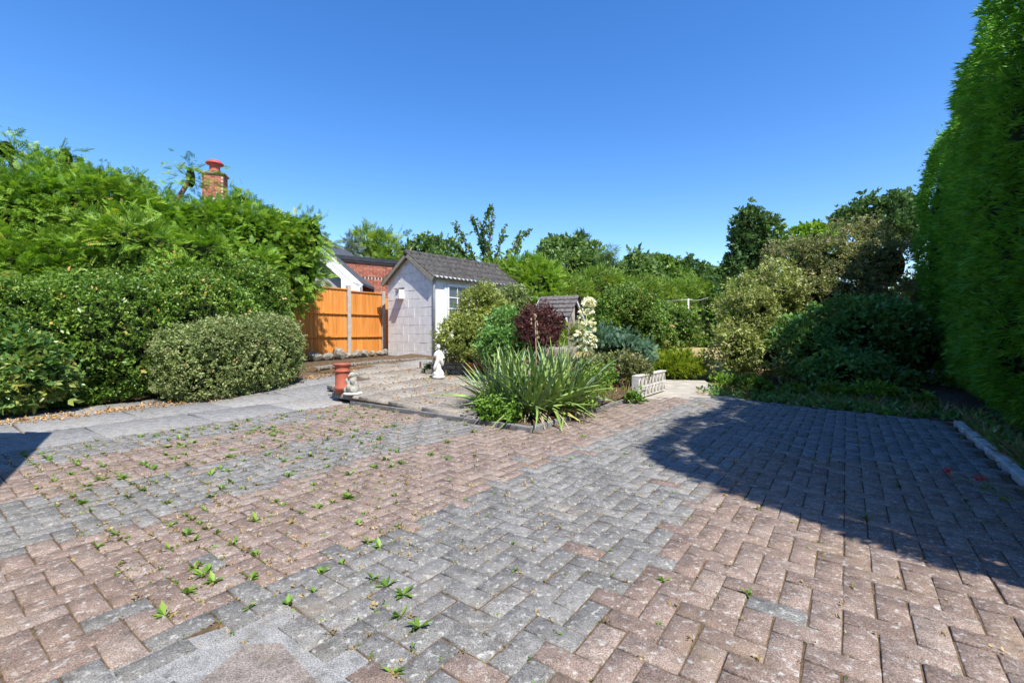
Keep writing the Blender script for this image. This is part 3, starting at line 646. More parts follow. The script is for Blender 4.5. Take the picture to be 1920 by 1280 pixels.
# screen block wall
sw0 = Vector(at(1190, 742, 6.55)); sw0.z = 0.0
sc = empty('screen_block_wall', (1.76, 6.55, .0), math.pi / 2 - TH, 'low white pierced concrete screen wall with triangular openings', 'wall')
M['screen'] = plain('pale concrete block', (.50, .48, .44), .9, .2, 12, .5, c2=(.66, .64, .6))
def screenblock():
    m = MB(); h = .15; d = .045
    def prism(pts):
        n = len(pts); m.add([(x, -d, z) for x, z in pts] + [(x, d, z) for x, z in pts], [tuple(range(n)), tuple(range(2 * n - 1, n - 1, -1))] + [(i, (i + 1) % n, n + (i + 1) % n, n + i) for i in range(n)])
    for i in (0, 1):
        for j in (0, 1):
            x0, z0 = i * h, j * h; t = .014
            prism([(x0, z0), (x0 + h, z0), (x0 + h, z0 + t), (x0, z0 + t)]); prism([(x0, z0 + h - t), (x0 + h, z0 + h - t), (x0 + h, z0 + h), (x0, z0 + h)])
            # a leaning V of ribs leaves triangular holes
            prism([(x0, z0 + t), (x0 + .022, z0 + t), (x0 + h / 2 + .011, z0 + h - t), (x0 + h / 2 - .018, z0 + h - t)]); prism([(x0 + h - .022, z0 + t), (x0 + h, z0 + t), (x0 + h / 2 + .018, z0 + h - t), (x0 + h / 2 - .005, z0 + h - t)])
            prism([(x0, z0 + t), (x0 + .012, z0 + t), (x0 + .012, z0 + h - t), (x0, z0 + h - t)])
    return m.mesh('screen_block')
sbm = screenblock(); sbm.materials.append(M['screen'])
for k in range(4): link('screen_block', sbm, None, sc, (k * .302, 0, .015))
MB().box(-.012, 0, -.05, .05, .0, .33).build('end_slab', M['screen'], sc); MB().box(-.012, 1.22, -.055, .055, .316, .335).build('coping', M['screen'], sc, .006)
tag(link('stepping_slab', rockmesh(31), M['slab'], None, (*XY(-2.75, 5.55), .075), (0, .03, .4), (.33, .26, .05)), 'flat grey stone slab at the bed corner beside the yucca', 'slab')

# wishing well canopy
wl = empty('wishing_well', (at(1046, 620, 9.4).x, 9.4, zi(9.4)), R(-122), 'wooden wishing well with grey shingled roof and white bargeboard', 'wishing well')
M['shingle'] = plain('weathered shingle', (.11, .10, .095), .95, .4, 18, .6, .1, c2=(.21, .19, .18)); M['timber'] = plain('grey timber', (.40, .35, .30), .85, .3, 18, .4)
hr_, he, hw_, hl = 1.40, 1.0, .40, .38
for sd_ in (1, -1):
    pt_ = lambda d, y, up=0: Vector((sd_ * d * hw_, y, hr_ - d * (hr_ - he) + up))
    MB().add([pt_(0, -hl), pt_(0, hl), pt_(1.1, hl), pt_(1.1, -hl), pt_(0, -hl, .03), pt_(0, hl, .03), pt_(1.1, hl, .03), pt_(1.1, -hl, .03)], [(0, 1, 2, 3), (7, 6, 5, 4), (0, 4, 5, 1), (2, 6, 7, 3), (1, 5, 6, 2), (0, 3, 7, 4)]).build('roof', M['timber_dark'], wl)
    for r_ in range(5):
        for k in range(6):
            d0, d1 = r_ * .22, r_ * .22 + .25; y0 = -hl - .01 + k * .145; y1 = y0 + .138; j = random.uniform(0, .006)
            MB().add([pt_(d0, y0, .034), pt_(d0, y1, .034), pt_(d1, y1, .052 + j), pt_(d1, y0, .052 + j), pt_(d0, y0, .044), pt_(d0, y1, .044), pt_(d1, y1, .068 + j), pt_(d1, y0, .068 + j)], [(0, 1, 2, 3), (7, 6, 5, 4), (0, 4, 5, 1), (2, 6, 7, 3), (1, 5, 6, 2), (0, 3, 7, 4)]).build('shingle', M['shingle'], wl)
    for yy in (-hl - .02, hl + .02): MB().bar(pt_(0, yy, -.02), pt_(1.15, yy, -.02), .03, .075).build('bargeboard', M['white_paint'], wl)
for yy in (-.3, .3): MB().box(-.06, .06, yy - .05, yy + .05, 0, 1.32).build('post', M['timber'], wl, .006)
MB().lathe([(.36, 0), (.38, .3), (.38, .42), (.28, .42), (.27, .2)], 16).build('well_ring', M['rock'], wl)
MB().tube([(0, -.32, .8), (0, .32, .8)], .035, 8).build('windlass', M['timber'], wl)

# washing line
pp = at(1290, 590, 14); wp = empty('washing_line_post', (pp.x, 14, gz(14)), 0, 'thin grey metal washing line post in front of the back hedge', 'post')
hp_ = at(1290, 560, 14).z - gz(14); MB().tube([(0, 0, -.1), (0, 0, hp_)], .028, 8).build('pole', M['galv'], wp); MB().tube([(-.12, 0, hp_ - .03), (.12, 0, hp_ - .03)], .012, 6).build('crossbar', M['galv'], wp)
def cord(a, b, sag): return [a.lerp(b, i / 12) - Vector((0, 0, sag * 4 * (i / 12) * (1 - i / 12))) for i in range(13)]
wlb = MB(); top = Vector((pp.x, 14, gz(14) + hp_ - .03)); wlb.tube(cord(shed.matrix_basis @ Vector((.05, 2.95, 1.72)), top, .12), .006, 5); wlb.tube(cord(top, Vector((6.2, 14.6, 2.05)), .05), .006, 5)
tag(wlb.build('washing_line', M['galv'], None), 'thin pale washing line cord strung from the shed to the post', 'cord')

# ------------------------------------------------------------------ yucca
M['yucca_a'] = plain('yucca blue green', (.15, .25, .13), .45, .3, 5, 0, .4, c2=(.26, .38, .22)); M['yucca_b'] = plain('yucca green', (.17, .29, .06), .45, .3, 5, 0, .4, c2=(.30, .42, .11)); M['yucca_y'] = plain('yellowed leaf', (.42, .42, .09), .55, .25, 6, 0, .3, c2=(.55, .52, .18)); M['yucca_d'] = plain('dead leaf', (.38, .29, .19), .9, .3, 9, 0, .1, c2=(.52, .44, .33))
def yleaf(L, wd, bend, name, seed):
    V = []; n = 7; r = random.Random(seed)
    for i in range(n):
        t = i / (n - 1); x = L * t; z = -bend * L * t * t * (1 + .5 * t); hw = wd / 2 * min(1, .55 + 2.2 * t) * (1 - t ** 2.6) + .0008; f = hw * .45
        V += [(x, -hw, z + f), (x, 0, z), (x, hw, z + f)]
    T = [(3 * i + k, 3 * i + k + 1, 3 * i + k + 4, 3 * i + k + 3) for i in range(n - 1) for k in (0, 1)]
    return npmesh(name, V, T, smooth=True)
yx, yy_ = XY(-2.80, 4.28); yz = zi(yy_) - .06
yu = empty('yucca', (yx, yy_, yz), 0, 'large spiky yucca with sword leaves and a white flower spike at the bed corner', 'yucca')
YM = {}
for key, mt in (('a', 'yucca_a'), ('b', 'yucca_b'), ('y', 'yucca_y'), ('d', 'yucca_d')):
    YM[key] = [yleaf(.78, .040, b, 'leaf', i) for i, b in enumerate((.02, .08, .16, .3) if key in 'ab' else (.25, .45, .7, .9))]
    for me in YM[key]: me.materials.append(M[mt])
heads = [(-.26, .02, .10), (-.03, -.12, .08), (.18, -.02, .12), (.38, .08, .10), (.04, .22, .14), (-.22, .30, .12), (.27, .30, .12), (-.42, .2, .06)]
for i in range(296):
    hx, hy, hz = heads[i % 8]; t = (i // 8) / 37; az = i * 2.39996 + hx * 9
    el = R(86 - 58 * t + random.gauss(0, 6)); out = Vector((hx, hy)); az_v = Vector((math.cos(az), math.sin(az))) + out * .8; az = math.atan2(az_v.y, az_v.x)
    key = 'y' if t > .9 and random.random() < .4 else ('a' if random.random() < .35 else 'b')
    if t > .93: el = R(random.uniform(-5, 20))
    o = link('leaf', random.choice(YM[key][:3] if t < .8 else YM[key]), None, yu, (hx + .04 * math.cos(az), hy + .04 * math.sin(az), hz), (random.gauss(0, .35), -el, az), random.uniform(.74, 1.02) * (1 if t < .9 else .8))
for i in range(28):
    az = random.uniform(math.pi * .95, math.pi * 2.05); o = link('dead_leaf', random.choice(YM['d' if i % 5 else 'y']), None, yu, (.36 * math.cos(az) + random.gauss(0, .06), .2 * math.sin(az), .1), (random.gauss(0, .5), R(random.uniform(-5, 30)), az + random.gauss(0, .3)), (lambda q: (q, q * .45, q))(random.uniform(.5, .85)))
vs = []; T0 = np.array([p.vertices[:] for p in YM['b'][0].polygons]); cnt = 0
for i in range(230):
    hx, hy, hz = heads[i % 8]; az = random.uniform(0, 6.283); el = R(random.uniform(-8, 62)); q = random.uniform(.55, .95); me = random.choice(YM['b'][1:])
    mx = Matrix.Translation((hx + .05 * math.cos(az), hy * .8 + .05 * math.sin(az), random.uniform(.06, .16))) @ Euler((random.gauss(0, .4), -el, az)).to_matrix().to_4x4() @ Matrix.Scale(q, 4)
    vs += [(mx @ v.co)[:] for v in me.vertices]; cnt += 1
nv = len(YM['b'][0].vertices); tag(link('lower_leaves', npmesh('lower_leaves', vs, np.concatenate([T0 + nv * k for k in range(cnt)]), smooth=True), M['yucca_b'], yu), kind='stuff')
fl = MB(); s0 = Vector((.42, .18, .1)); s1 = Vector(at(1095, 655, 5.35)) - Vector(yu.location); s2 = Vector(at(1102, 556, 5.4)) - Vector(yu.location)
fs = fl.tube([s0, s0.lerp(s1, .6), s1, s1.lerp(s2, .5), s2], [.016, .014, .011, .008, .004], 7).build('flower_spike', M['yucca_b'], yu)
P_ = []; fm = [MB() for _ in range(3)]
for q, m in enumerate(fm):
    for k in range(6):
        a = k * math.pi / 3 + q; c, s = math.cos(a), math.sin(a)
        m.add([(0, 0, 0), (.016 * c - .011 * s, .016 * s + .011 * c, -.018), (.021 * c, .021 * s, -.040), (.016 * c + .011 * s, .016 * s - .011 * c, -.018)], [(0, 1, 2, 3)])
fmm = [m.mesh('flower') for m in fm]
for me in fmm: me.materials.append(M['stone_white'].copy() if False else M['petal'])
for i in range(115):
    t = random.random() ** .9; c = s1.lerp(s2, t); rr = (.12 * (1 - t) ** .5 + .04) * random.uniform(.35, 1); a = random.uniform(0, 6.28)
    link('flower', random.choice(fmm), None, fs, c + Vector((rr * math.cos(a), rr * math.sin(a), random.uniform(-.03, .03))), (random.gauss(0, .6), random.gauss(0, .6), a), random.uniform(.9, 1.35))
ds = MB(); d0 = Vector((.0, .05, .1)); d1 = Vector(at(1003, 590, 5.1)) - Vector(yu.location); dk = ds.tube([d0, d0.lerp(d1, .5) + Vector((.02, 0, 0)), d1], [.010, .008, .004], 6).build('dry_stalk', M['twig'], yu)
for i in range(14): link('seed_pod', rockmesh(50 + i % 3), M['twig'], dk, d0.lerp(d1, random.uniform(.75, 1)) + Vector((random.gauss(0, .02), random.gauss(0, .02), 0)), (0, 0, i), (.012, .012, .02))

# ------------------------------------------------------------------ planting in the bed
def bed(px, py, Y): p = at(px, py, Y); return (p.x, Y, zi(Y) - .03)
plant('golden_shrub', 'rounded golden green shrub in front of the white shed wall', 'shrub', bed(893, 690, 8.6), [pb(902, 578, 8.7, 38, 48), pb(872, 618, 8.5, 38, 34), pb(925, 600, 8.7, 40, 45), pb(885, 635, 8.4, 60, 38), pb(850, 648, 8.4, 28, 22), pb(930, 640, 8.6, 38, 32), pb(900, 550, 8.8, 20, 24)], 5200, .085, 'small', 'golden', rnd=.7, trunk=.035, lump=.13, freq=4.5, stray=.14, core=.72)
plant('pale_shrub', 'small pale silvery shrub at the far end of the shed', 'shrub', bed(962, 640, 11.4), [pb(962, 562, 11.4, 28, 28), pb(975, 585, 11.3, 26, 26)], 1500, .10, 'small', 'varieg', trunk=.02)
plant('purple_shrub', 'dark purple leaved shrub behind the yucca', 'shrub', bed(1010, 660, 7.3), [pb(1005, 602, 7.3, 36, 26), pb(1035, 612, 7.3, 24, 20), pb(980, 610, 7.4, 20, 20), pb(1010, 628, 7.2, 44, 20)], 2800, .06, 'small', 'purple', trunk=.02, lump=.07, freq=6, stray=.2)
plant('leafy_shrub', 'blue green leafy shrub between the golden and purple bushes', 'shrub', bed(950, 670, 7.6), [pb(950, 615, 7.6, 26, 30), pb(935, 645, 7.4, 32, 26), pb(975, 648, 7.3, 26, 22)], 1500, .085, 'broad', 'shade', trunk=.015)
plant('prostrate_juniper', 'low spreading blue green juniper beside the white flower spike', 'juniper', bed(1170, 690, 7.7), [pb(1150, 640, 7.8, 46, 16, .55), pb(1190, 655, 7.7, 38, 15, .5), pb(1125, 634, 7.9, 26, 16, .45), pb(1210, 672, 7.5, 20, 13, .35)], 5200, .085, 'frond', 'juniper', up=.25, core=.8, flat=True)
plant('brown_undergrowth', 'brown and green dying undergrowth below the juniper', 'plant', bed(1160, 715, 7.0), [pb(1150, 680, 7.1, 55, 22, .3), pb(1195, 695, 7.0, 28, 20, .25), pb(1110, 690, 6.9, 26, 22, .25)], 1500, .085, 'small', 'pinky', core=.7)
plant('green_shrub', 'bushy mid green shrub behind the juniper', 'shrub', bed(1165, 650, 10.2), [pb(1150, 585, 10.4, 45, 34), pb(1195, 585, 10.4, 42, 36), pb(1170, 565, 10.6, 34, 26), pb(1215, 620, 10.2, 36, 34), pb(1130, 615, 10.2, 32, 30)], 4200, .10, 'small', 'green', trunk=.03, lump=.12, freq=4)
plant('rose_bush', 'green bush with reddish shoots below the washing line post', 'shrub', bed(1262, 660, 11.6), [pb(1262, 608, 11.6, 40, 34), pb(1240, 590, 11.8, 26, 24), pb(1285, 622, 11.5, 24, 30), pb(1240, 635, 11.4, 30, 26)], 2600, .11, 'small', 'rosy', trunk=.025, lump=.12, freq=4)
plant('lime_heather', 'lime green mounded heather beside the garden path', 'heather', (2.75, 9.1, .0), [pb(1258, 682, 9.1, 42, 18, .5), pb(1292, 690, 9.0, 30, 15, .4), pb(1236, 688, 9.0, 24, 16, .4)], 2600, .10, 'tuft', 'lime', up=.8)
plant('yellow_shrub', 'small yellow green shrub next to the wishing well post', 'shrub', bed(1082, 660, 7.9), [pb(1082, 632, 7.9, 20, 24)], 500, .075, 'tuft', 'golden', up=.5)
plant('dark_plant', 'small dark leafy plant at the foot of the white draped statue', 'plant', bed(806, 705, 8.5), [pb(806, 692, 8.5, 13, 13)], 220, .07, 'small', 'shade')
gy = (yx, yy_, 0)
plant('leafy_weeds', 'bright green leafy weeds spilling left under the yucca', 'weeds', (*XY(-3.2, 3.85), .0), [pb(925, 768, 4.75, 34, 16, .14), pb(905, 760, 4.9, 24, 12, .12), pb(962, 776, 4.7, 24, 10, .1)], 420, .055, 'broad', 'weed', core=None)
plant('bushy_weeds', 'bright green weeds growing right of the yucca', 'weeds', (*XY(-2.55, 5.0), .0), [pb(1108, 722, 5.5, 24, 26, .15), pb(1092, 746, 5.3, 22, 16, .12), pb(1130, 700, 5.7, 18, 20, .15)], 420, .055, 'broad', 'weed', core=None)
plant('wall_weed', 'leafy green weed at the near end of the screen block wall', 'weeds', (1.72, 6.3, .0), [pb(1200, 748, 6.15, 20, 9, .1), pb(1186, 744, 6.2, 12, 10, .1)], 170, .055, 'broad', 'weed', core=None)

# ------------------------------------------------------------------ hedges
seg = []
for i, u in enumerate(np.arange(3.3, 13.2, 1.7)):
    x, y = XY(2.29 + .08 * math.sin(i * 2.1), u); seg.append(((x, y, 2.40), (1.12 + .04 * math.sin(i), 1.30, 2.40 + .05 * math.cos(i * 3)), -TH, 4.5))
plant('tall_conifer_hedge', 'tall clipped dense green conifer hedge along the right edge of the drive', 'hedge', (*XY(2.4, 3), 0), seg, 60000, .085, 'tuft', 'hedge', up=.05, rnd=.5, depth=.12, core=.97, lump=.08, freq=2.6, zmin=.06, trunk=None, stray=.03)
hg = bpy.data.objects['tall_conifer_hedge']; hb = Vector(hg.location)
for i in range(12):
    x, y = XY(2.3 + random.uniform(-.2, .2), 2.6 + i * .9); MB().tube([(x - hb.x, y - hb.y, -.05), (x - hb.x + .03, y - hb.y, .6), (x - hb.x, y - hb.y, 3)], [.07, .055, .03], 7).build('trunk', M['bark'], hg)
plant('privet_hedge', 'dark green small leaved hedge standing behind the concrete slabs', 'hedge', (*XY(-8.3, 1.5), 0),
      [((*XY(-8.45, u), .72 + .08 * u), (.85, .9, .78 + .06 * u), -TH, 2.6) for u in np.arange(-1.4, 3.4, 1.1)] + [pb(290, 612, 7.5, 150, 122, .9, 0, 2.2), pb(420, 588, 8.3, 110, 104, .9, 0, 2.2), pb(190, 590, 7.1, 95, 85, .8, 0, 2.4), pb(485, 580, 9.2, 50, 85, .7, 0, 2.4)], 30000, .085, 'small', 'privet', rnd=.7, depth=.10, core=.74, lump=.09, freq=3.5, zmin=.02)
cyp = [pb(-60, 450, 7.2, 130, 150, 1.0), pb(60, 425, 7.6, 135, 118, 1.1), pb(190, 432, 8.1, 125, 105, 1.1), pb(300, 452, 8.7, 105, 95, 1.0), pb(390, 455, 9.3, 90, 84, 1.0), pb(465, 455, 9.8, 76, 80, .9), pb(525, 478, 10.1, 58, 84, .8), pb(552, 440, 10.2, 42, 55, .6), pb(30, 540, 6.7, 120, 100, .8), pb(150, 520, 7.2, 95, 80, .8), pb(-90, 560, 6.3, 90, 110, .7), pb(578, 500, 10.2, 30, 62, .4), pb(560, 560, 10.0, 26, 26, .3), pb(585, 450, 10.2, 34, 66, .4)]
cyp += [pb(255, 462, 7.35, 95, 48, .45), pb(380, 478, 8.15, 75, 44, .45), pb(480, 510, 8.9, 46, 50, .4), pb(330, 510, 7.3, 40, 30, .25), pb(20, 285, 7.4, 24, 34, .25), pb(-40, 300, 7.3, 30, 30, .25), pb(130, 300, 7.8, 18, 34, .25), pb(190, 330, 8, 30, 24, .3), pb(262, 350, 8.3, 26, 22, .3), pb(362, 335, 9, 15, 36, .22), pb(455, 378, 9.6, 30, 18, .3)]
plant('cypress_hedge', 'overgrown tall feathery cypress hedge rising above the dark clipped hedge', 'hedge', (*XY(-9.6, 2), 0), cyp, 25000, .165, 'frond', 'cypress', up=.25, rnd=.6, depth=.30, droop=.6, core=.76, lump=.22, freq=2.0, trunk=.10, flat=True)
cr = bpy.data.objects['cypress_hedge']
plant('clipped_variegated_bush', 'low clipped bush with pale variegated leaves beside the slab path', 'bush', (*XY(-7.6, 3.0), 0), [((*XY(-7.55, 2.75), .50), (.60, .62, .56), -TH, 2.6), ((*XY(-7.62, 3.2), .56), (.66, .66, .60), -TH, 2.6), ((*XY(-7.78, 3.65), .62), (.66, .62, .60), -TH, 2.6)], 9000, .07, 'small', 'varieg', rnd=.75, depth=.08, core=.87, lump=.06, freq=5, zmin=.0)
plant('holly_bush', 'glossy evergreen bush with yellowing top at the end of the dark hedge', 'bush', (*XY(-7.55, .3), 0), [pb(20, 650, 5.35, 75, 50, .4), pb(70, 690, 5.4, 55, 55, .4), pb(10, 715, 5.2, 60, 55, .4), pb(-60, 680, 5.2, 70, 80, .5)], 3600, .10, 'broad', 'holly', depth=.14, lump=.1, trunk=.02, bark='twig')
# shrubs on the right, half in the hedge's shade
def gnd(px, Y): return ((px - 960) / F * Y, Y, gz(Y))
plant('variegated_shrub', 'pale variegated shrub in sun at the corner of the garden path', 'shrub', gnd(1400, 8.9), [pb(1400, 600, 9.0, 55, 60), pb(1440, 560, 9.4, 60, 50), pb(1375, 660, 8.7, 36, 50), pb(1430, 660, 8.6, 48, 50), pb(1395, 545, 9.4, 36, 36)], 7500, .095, 'small', 'varieg2', rnd=.8, trunk=.03, lump=.24, freq=3.5, core=.66, stray=.16)
plant('pink_tipped_shrub', 'big shrub with faded pinkish brown top next to the tall hedge', 'shrub', gnd(1570, 10.2), [pb(1520, 500, 10.4, 70, 55), pb(1600, 490, 10.4, 75, 62), pb(1660, 500, 10.2, 50, 65), pb(1560, 560, 10, 75, 60), pb(1480, 535, 10.2, 50, 55), pb(1640, 590, 9.8, 70, 70)], 9500, .10, 'small', 'pinky', rnd=.8, trunk=.045, lump=.26, freq=3.2, core=.66, stray=.16)
plant('shaded_shrub', 'dark green straggly shrub growing in the shade of the tall hedge', 'shrub', gnd(1600, 8.0), [pb(1520, 650, 8.2, 60, 55), pb(1590, 630, 8.3, 65, 75), pb(1660, 640, 8.2, 60, 75), pb(1550, 700, 7.7, 70, 32), pb(1640, 705, 7.6, 70, 32), pb(1720, 660, 8.2, 50, 70)], 6500, .105, 'broad', 'shade', rnd=.8, trunk=.03, lump=.2, freq=3, core=.7, bark='twig')
plant('lime_shrub', 'bright lime green leafy shrub showing above the pink tipped shrub', 'shrub', gnd(1515, 13.5), [pb(1510, 455, 13.5, 36, 32), pb(1545, 450, 13.6, 30, 24), pb(1490, 475, 13.5, 26, 30)], 900, .17, 'broad', 'bright', trunk=.04, core=.6)
plant('path_weeds', 'low green weeds and nettles along the edge of the path', 'weeds', (4.0, 7.5, .0), [((3.5 + i * .36 + .1 * math.sin(i * 5), 7.45 - i * .30, .06), (.22, .2, .11 + .07 * math.sin(i * 2.3)), 0, 2) for i in range(6)], 1300, .085, 'broad', 'weed', core=None, up=.5)
# long hedge at the back of the garden
bh = []
for i in range(9):
    t = i / 8; x, y = -.2 + 9.2 * t, 15.6 + 7.5 * t; bh.append(((x, y, 1.75 + .12 * math.sin(i * 1.9)), (1.05, .95, 1.62 + .15 * math.sin(i * 2.6)), R(39), 3.0))
plant('back_garden_hedge', 'long overgrown green hedge running along the back of the garden', 'hedge', (4.4, 19.5, .1), bh, 13000, .20, 'tuft', 'hedgeback', up=.35, rnd=.6, depth=.2, core=.85, lump=.2, freq=1.6, zmin=.5)
plant('conifer_bush', 'bright green conifer at the corner behind the shed roof', 'conifer', (.45, 14.8, .2), [pb(985, 520, 14.9, 45, 45), pb(1010, 545, 14.6, 50, 50), pb(965, 560, 14.6, 40, 55), pb(1000, 600, 14.4, 60, 50)], 3200, .24, 'frond', 'bright', up=.3, rnd=.7, core=.8, trunk=.06)

bh = [((9.2 + 2.1 * i, 22.6 + .3 * math.sin(i * 2), 1.5 + .2 * math.sin(i * 1.7)), (1.4, 1.0, 1.7 + .2 * math.cos(i * 2.3)), 0, 2.6) for i in range(10)]
plant('boundary_hedge', 'rough green boundary hedge at the far end of the dry lawn', 'hedge', (16, 22.6, .1), bh, 5000, .30, 'broad', 'green', core=.85, lump=.25, freq=1.4, zmin=.2)
# ------------------------------------------------------------------ trees beyond
def tree(name, label, px, Y, blobs, n, size, kind, mat, tr=.14, **k):
    b = ((px - 960) / F * Y, Y, gz(Y)); return plant(name, label, 'tree', b, blobs, n, size, kind, mat, group='trees beyond the garden', trunk=tr, part='crown', **dict(dict(rnd=.9, depth=.5, core=.62, lump=.35, freq=1.2), **k))
tree('conifer_tree', 'dense yellow green conifer behind the brick outbuilding', 700, 25, [pb(700, 465, 25, 38, 32), pb(725, 475, 25, 30, 28), pb(680, 478, 25, 26, 30), pb(700, 520, 25, 50, 50)], 2200, .42, 'frond', 'hedgeback', up=.5)
tree('blue_spruce', 'small blue grey spruce beside the yellow green conifer', 662, 23.5, [pb(663, 462, 23.5, 10, 14), pb(662, 478, 23.5, 16, 18), pb(661, 505, 23.5, 20, 30)], 700, .32, 'frond', 'spruce')
tree('leafy_tree', 'loose leafy tree showing over the shed ridge', 805, 27, [pb(800, 468, 27, 40, 24), pb(835, 478, 27, 36, 22), pb(770, 480, 27, 28, 22), pb(820, 510, 27, 70, 36)], 1900, .34, 'broad', 'fartree', core=.4)
tree('round_tree', 'broad rounded green tree behind the back hedge', 1070, 30, [pb(1060, 470, 30, 45, 30), pb(1095, 485, 30, 36, 28), pb(1035, 488, 30, 30, 26), pb(1070, 515, 30, 70, 40)], 2200, .38, 'broad', 'fartree', core=.55)
tree('dark_conifer_tree', 'dark conifer tip beside the round tree', 1085, 31, [pb(1088, 452, 31, 16, 16), pb(1085, 475, 31, 24, 26)], 700, .4, 'tuft', 'darktree')
tree('willow_tree', 'wispy drooping willow behind the back hedge', 1142, 28, [pb(1142, 485, 28, 18, 26), pb(1130, 500, 28, 20, 30), pb(1155, 505, 28, 14, 28)], 900, .36, 'blade', 'fartree', droop=1.6, core=.4)
for i, (px, py, rx, ry, Y, mt, lab) in enumerate(((1200, 500, 30, 22, 30, 'fartree', 'low light green tree right of the willow'), (1245, 505, 36, 28, 33, 'green', 'bushy green tree in the row behind the back hedge'), (1290, 515, 34, 24, 36, 'darktree', 'dark green tree in the row behind the back hedge'), (1335, 520, 30, 22, 38, 'fartree', 'hazy green tree at the far end of the back hedge'))):
    tree('far_tree', lab, px, Y, [pb(px, py, Y, rx, ry), pb(px - 18, py + 14, Y, rx * .8, ry), pb(px + 16, py + 26, Y, rx, ry * 1.3)], 1300, .40, 'broad', mt, core=.6)
tree('upright_dark_tree', 'upright dark leafy tree standing above the variegated shrub', 1405, 22, [pb(1405, 425, 22, 28, 32), pb(1430, 435, 22, 26, 34), pb(1390, 465, 22, 28, 36), pb(1425, 480, 22, 36, 38), pb(1375, 500, 22, 24, 26)], 2300, .28, 'broad', 'darktree', core=.5)
tree('spreading_tree', 'large dark spreading tree far behind the tall hedge', 1640, 38, [pb(1640, 395, 38, 50, 22), pb(1595, 410, 38, 36, 20), pb(1690, 390, 38, 36, 24), pb(1660, 425, 38, 60, 26), pb(1710, 420, 38, 40, 34)], 2600, .5, 'broad', 'darktree', tr=.4, core=.45)
# fruit tree with upright water shoots
ft = empty('fruit_tree', ((915 - 960) / F * 17.5, 17.5, gz(17.5)), 0, 'fruit tree with bare upright leafy shoots above the shed roof', 'tree', 'trees beyond the garden'); fb = Vector(ft.location)
tk = MB(); PP = []; AA = []
for pts in ([(915, 560), (912, 480), (905, 425), (920, 388)], [(912, 500), (895, 430), (886, 408)], [(912, 520), (880, 470), (855, 422)], [(918, 520), (935, 470), (948, 424)], [(920, 530), (955, 475), (992, 432)], [(915, 520), (918, 450), (925, 400)], [(905, 510), (870, 478), (840, 450)], [(925, 510), (965, 480), (975, 440)]):
    v = [at(a, b, 17.5 + random.uniform(-.5, .5)) - fb for a, b in pts]; tk.tube(v, [.05 - .04 * i / (len(v) - 1) for i in range(len(v))], 6)
    for a, b in zip(v, v[1:]):
        for q in range(int((b - a).length * 42)): PP.append(a.lerp(b, random.random()) + Vector([random.gauss(0, .05) for _ in range(3)])); AA.append((b - a).normalized() * .6 + Vector([random.gauss(0, .6) for _ in range(3)]))
tk.tube([(0, 0, -.1), (.02, 0, 1.2), at(915, 560, 17.5) - fb], [.12, .10, .06], 8); tk.build('trunk', M['bark'], ft)
PP = np.array([p[:] for p in PP]); AA = np.array([p[:] for p in AA]); link('crown', scatter(PP, AA, rng.normal(size=PP.shape), .17 * (1 + .3 * rng.normal(size=len(PP))).clip(.5, 1.6), 'broad', 'crown'), M['fartree'], ft)

# ------------------------------------------------------------------ weeds in the joints, litter, rough grass
wm = []
for q in range(6):
    r = np.random.default_rng(q + 90); V = []; T = []; g = []
    for k in range(r.integers(5, 10)):
        a = r.uniform(0, 6.28); el = r.uniform(.15, .9); b = len(V); V += quadleaf((0, 0, .002), (math.cos(a) * math.cos(el), math.sin(a) * math.cos(el), math.sin(el)), r.uniform(.02, .045), r.uniform(.009, .016), (0, 0, 1), .2); T += [(b, b + 1, b + 2), (b, b + 2, b + 3)]; g += [r.random() * .95] * 4
    me = npmesh('weed', V, T, g); me.materials.append(M['weed']); wm.append(me)
def joint():
    while True:
        i, j = random.randint(-64, 10), random.randint(6, 74); x, y = XY(i * U, j * U)
        if y < 1.2 or abs(x) > 1.12 * y or not inpoly(x, y, drive) or inpoly(x, y, [(a * .97, b) for a, b in patchW]): continue
        if x > -.2 * y and random.random() < (.86 if x > .1 * y else .6): continue
        return x, y
for i in range(280):
    x, y = joint()
    if i % 3 and x > -.25 * y: x, y = joint()
    tag(link('joint_weed', random.choice(wm), None, None, (x, y, -.006), (random.gauss(0, .1), random.gauss(0, .1), random.uniform(0, 6.3)), random.uniform(.55, 1.0) * (1.5 if x < -.3 else 1)), 'small green weed rosette growing in a joint of the block paving', 'weed', 'weeds in the paving joints')
def groundscatter(name, pts, size, kind, mat, upk, parent=None, dz=0):
    P = np.array(pts, float); n = len(P); A = norm(rng.normal(size=(n, 3)) * (1, 1, .25) + np.array((0, 0, upk))); N = norm(rng.normal(size=(n, 3)) * .5 + np.array((0, 0, 1)))
    return tag(link(name, scatter(P, A, N, size * (1 + .4 * rng.normal(size=n)).clip(.3, 2.2), kind, name), M[mat], parent), kind='stuff')
pts = []
for _ in range(5200):
    x, y = joint(); a = random.random() < .5; d = random.uniform(-.1, .1); e = (SU, CU) if a else (CU, -SU); pts.append((x + e[0] * d, y + e[1] * d, -.008))
groundscatter('joint_moss', pts[:3200], .02, 'small', 'weed', .3)
groundscatter('dry_moss', [(p[0] + random.gauss(0, .01), p[1], p[2]) for p in pts] + [(*joint(), -.004) for _ in range(1500)], .026, 'small', 'straw', .2)
pts = []
for _ in range(1500):
    u = random.uniform(-1.5, 5.5); wv_ = -7.35 + .25 * math.sin(u) + random.gauss(0, .13) - (.0 if u < 3 else .1); x, y = XY(wv_, u); pts.append((x, y, zp(x, y) + .006))
groundscatter('leaf_litter', pts, .05, 'small', 'litter', .1)
pts = []
for _ in range(3200): x, y = XY(random.uniform(-9, -3.2), random.uniform(3.8, 8.2)); pts.append((x, y, zi(y) + .003)) if inpoly(x, y, island) else 0
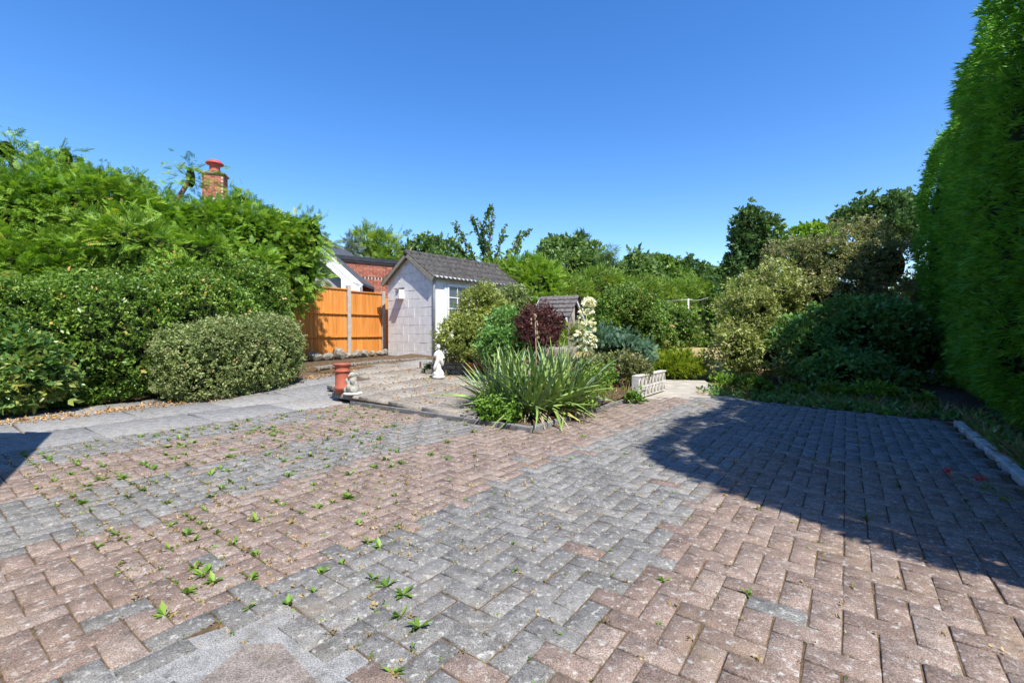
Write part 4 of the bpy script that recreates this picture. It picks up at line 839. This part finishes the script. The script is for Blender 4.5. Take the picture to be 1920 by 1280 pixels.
groundscatter('patio_debris', pts, .035, 'small', 'litter', .1)
pts = []
for _ in range(2600):
    t = random.random(); x = 3.0 + 1.75 * t + random.gauss(0, .16) + random.random() * .9; y = 6.8 - 1.85 * t + abs(random.gauss(0, .22)) + random.random() * .5; pts.append((x, y, gz(y) + .06))
for _ in range(1500):
    u = random.uniform(1.5, 6.8); x, y = XY(1.02 + abs(random.gauss(0, .1)), u); pts.append((x, y, .0))
groundscatter('verge_plants', pts[:1900] + pts[2600:3500], .085, 'broad', 'shade', .8); groundscatter('verge_straw', pts[1900:2600] + pts[3500:], .14, 'blade', 'straw', .35)
pts = []
for _ in range(5000): x, y = random.uniform(2.2, 9), random.uniform(9.3, 17); pts.append((x, y, gz(y)))
groundscatter('lawn_grass', pts, .07, 'blade', 'straw', .9)
pts = []
for _ in range(4200):
    x, y = random.uniform(-1.5, 3.2), random.uniform(4.9, 11.5)
    if inpoly(x, y, island) and not inpoly(x, y, [XY(-5.4, 3.6), XY(-3.1, 3.6), XY(-3.1, 5.5), XY(-6, 9)]): pts.append((x, y, zi(y) - .03))
k = len(pts) // 2; groundscatter('bed_grass', pts[:k], .13, 'blade', 'straw', .9); groundscatter('bed_groundcover', pts[k:], .07, 'broad', 'weed', .7)
# red valerian sprig leaning in from the right edge
vb = at(1935, 960, 2.55); vr = empty('red_valerian', (vb.x, vb.y, 0), 0, 'thin stem with small red flowers leaning over the shaded paving', 'flower'); vb0 = Vector((vb.x, vb.y, 0))
tips = [at(1783, 886, 2.75), at(1842, 897, 2.7)]; m = MB()
for t_ in tips: m.tube([(.1, -.05, -.03), vb - vb0, (vb - vb0).lerp(t_ - vb0, .5) + Vector((0, 0, .012)), t_ - vb0], [.004, .004, .003, .002], 6)
m.build('stem', M['yucca_b'], vr)
for t_ in tips:
    pp_ = np.array([(t_ - vb0)[:]]) + rng.normal(size=(16, 3)) * .009; link('flower_head', scatter(pp_, rng.normal(size=(16, 3)) + (0, 0, .6), rng.normal(size=(16, 3)), np.full(16, .024), 'small', 'flower_head'), M['red_petal'], vr)
lp = np.array([((vb - vb0).lerp(tips[0] - vb0, t))[:] for t in (.05, .1, .2, .35, .5, .15, .02, .02)]); link('leaves', scatter(lp, rng.normal(size=(8, 3)), rng.normal(size=(8, 3)) + (0, 0, 1), np.full(8, .06), 'broad', 'leaves'), M['shade'], vr)
print('TRIS', sum(len(m.polygons) for m in bpy.data.meshes))
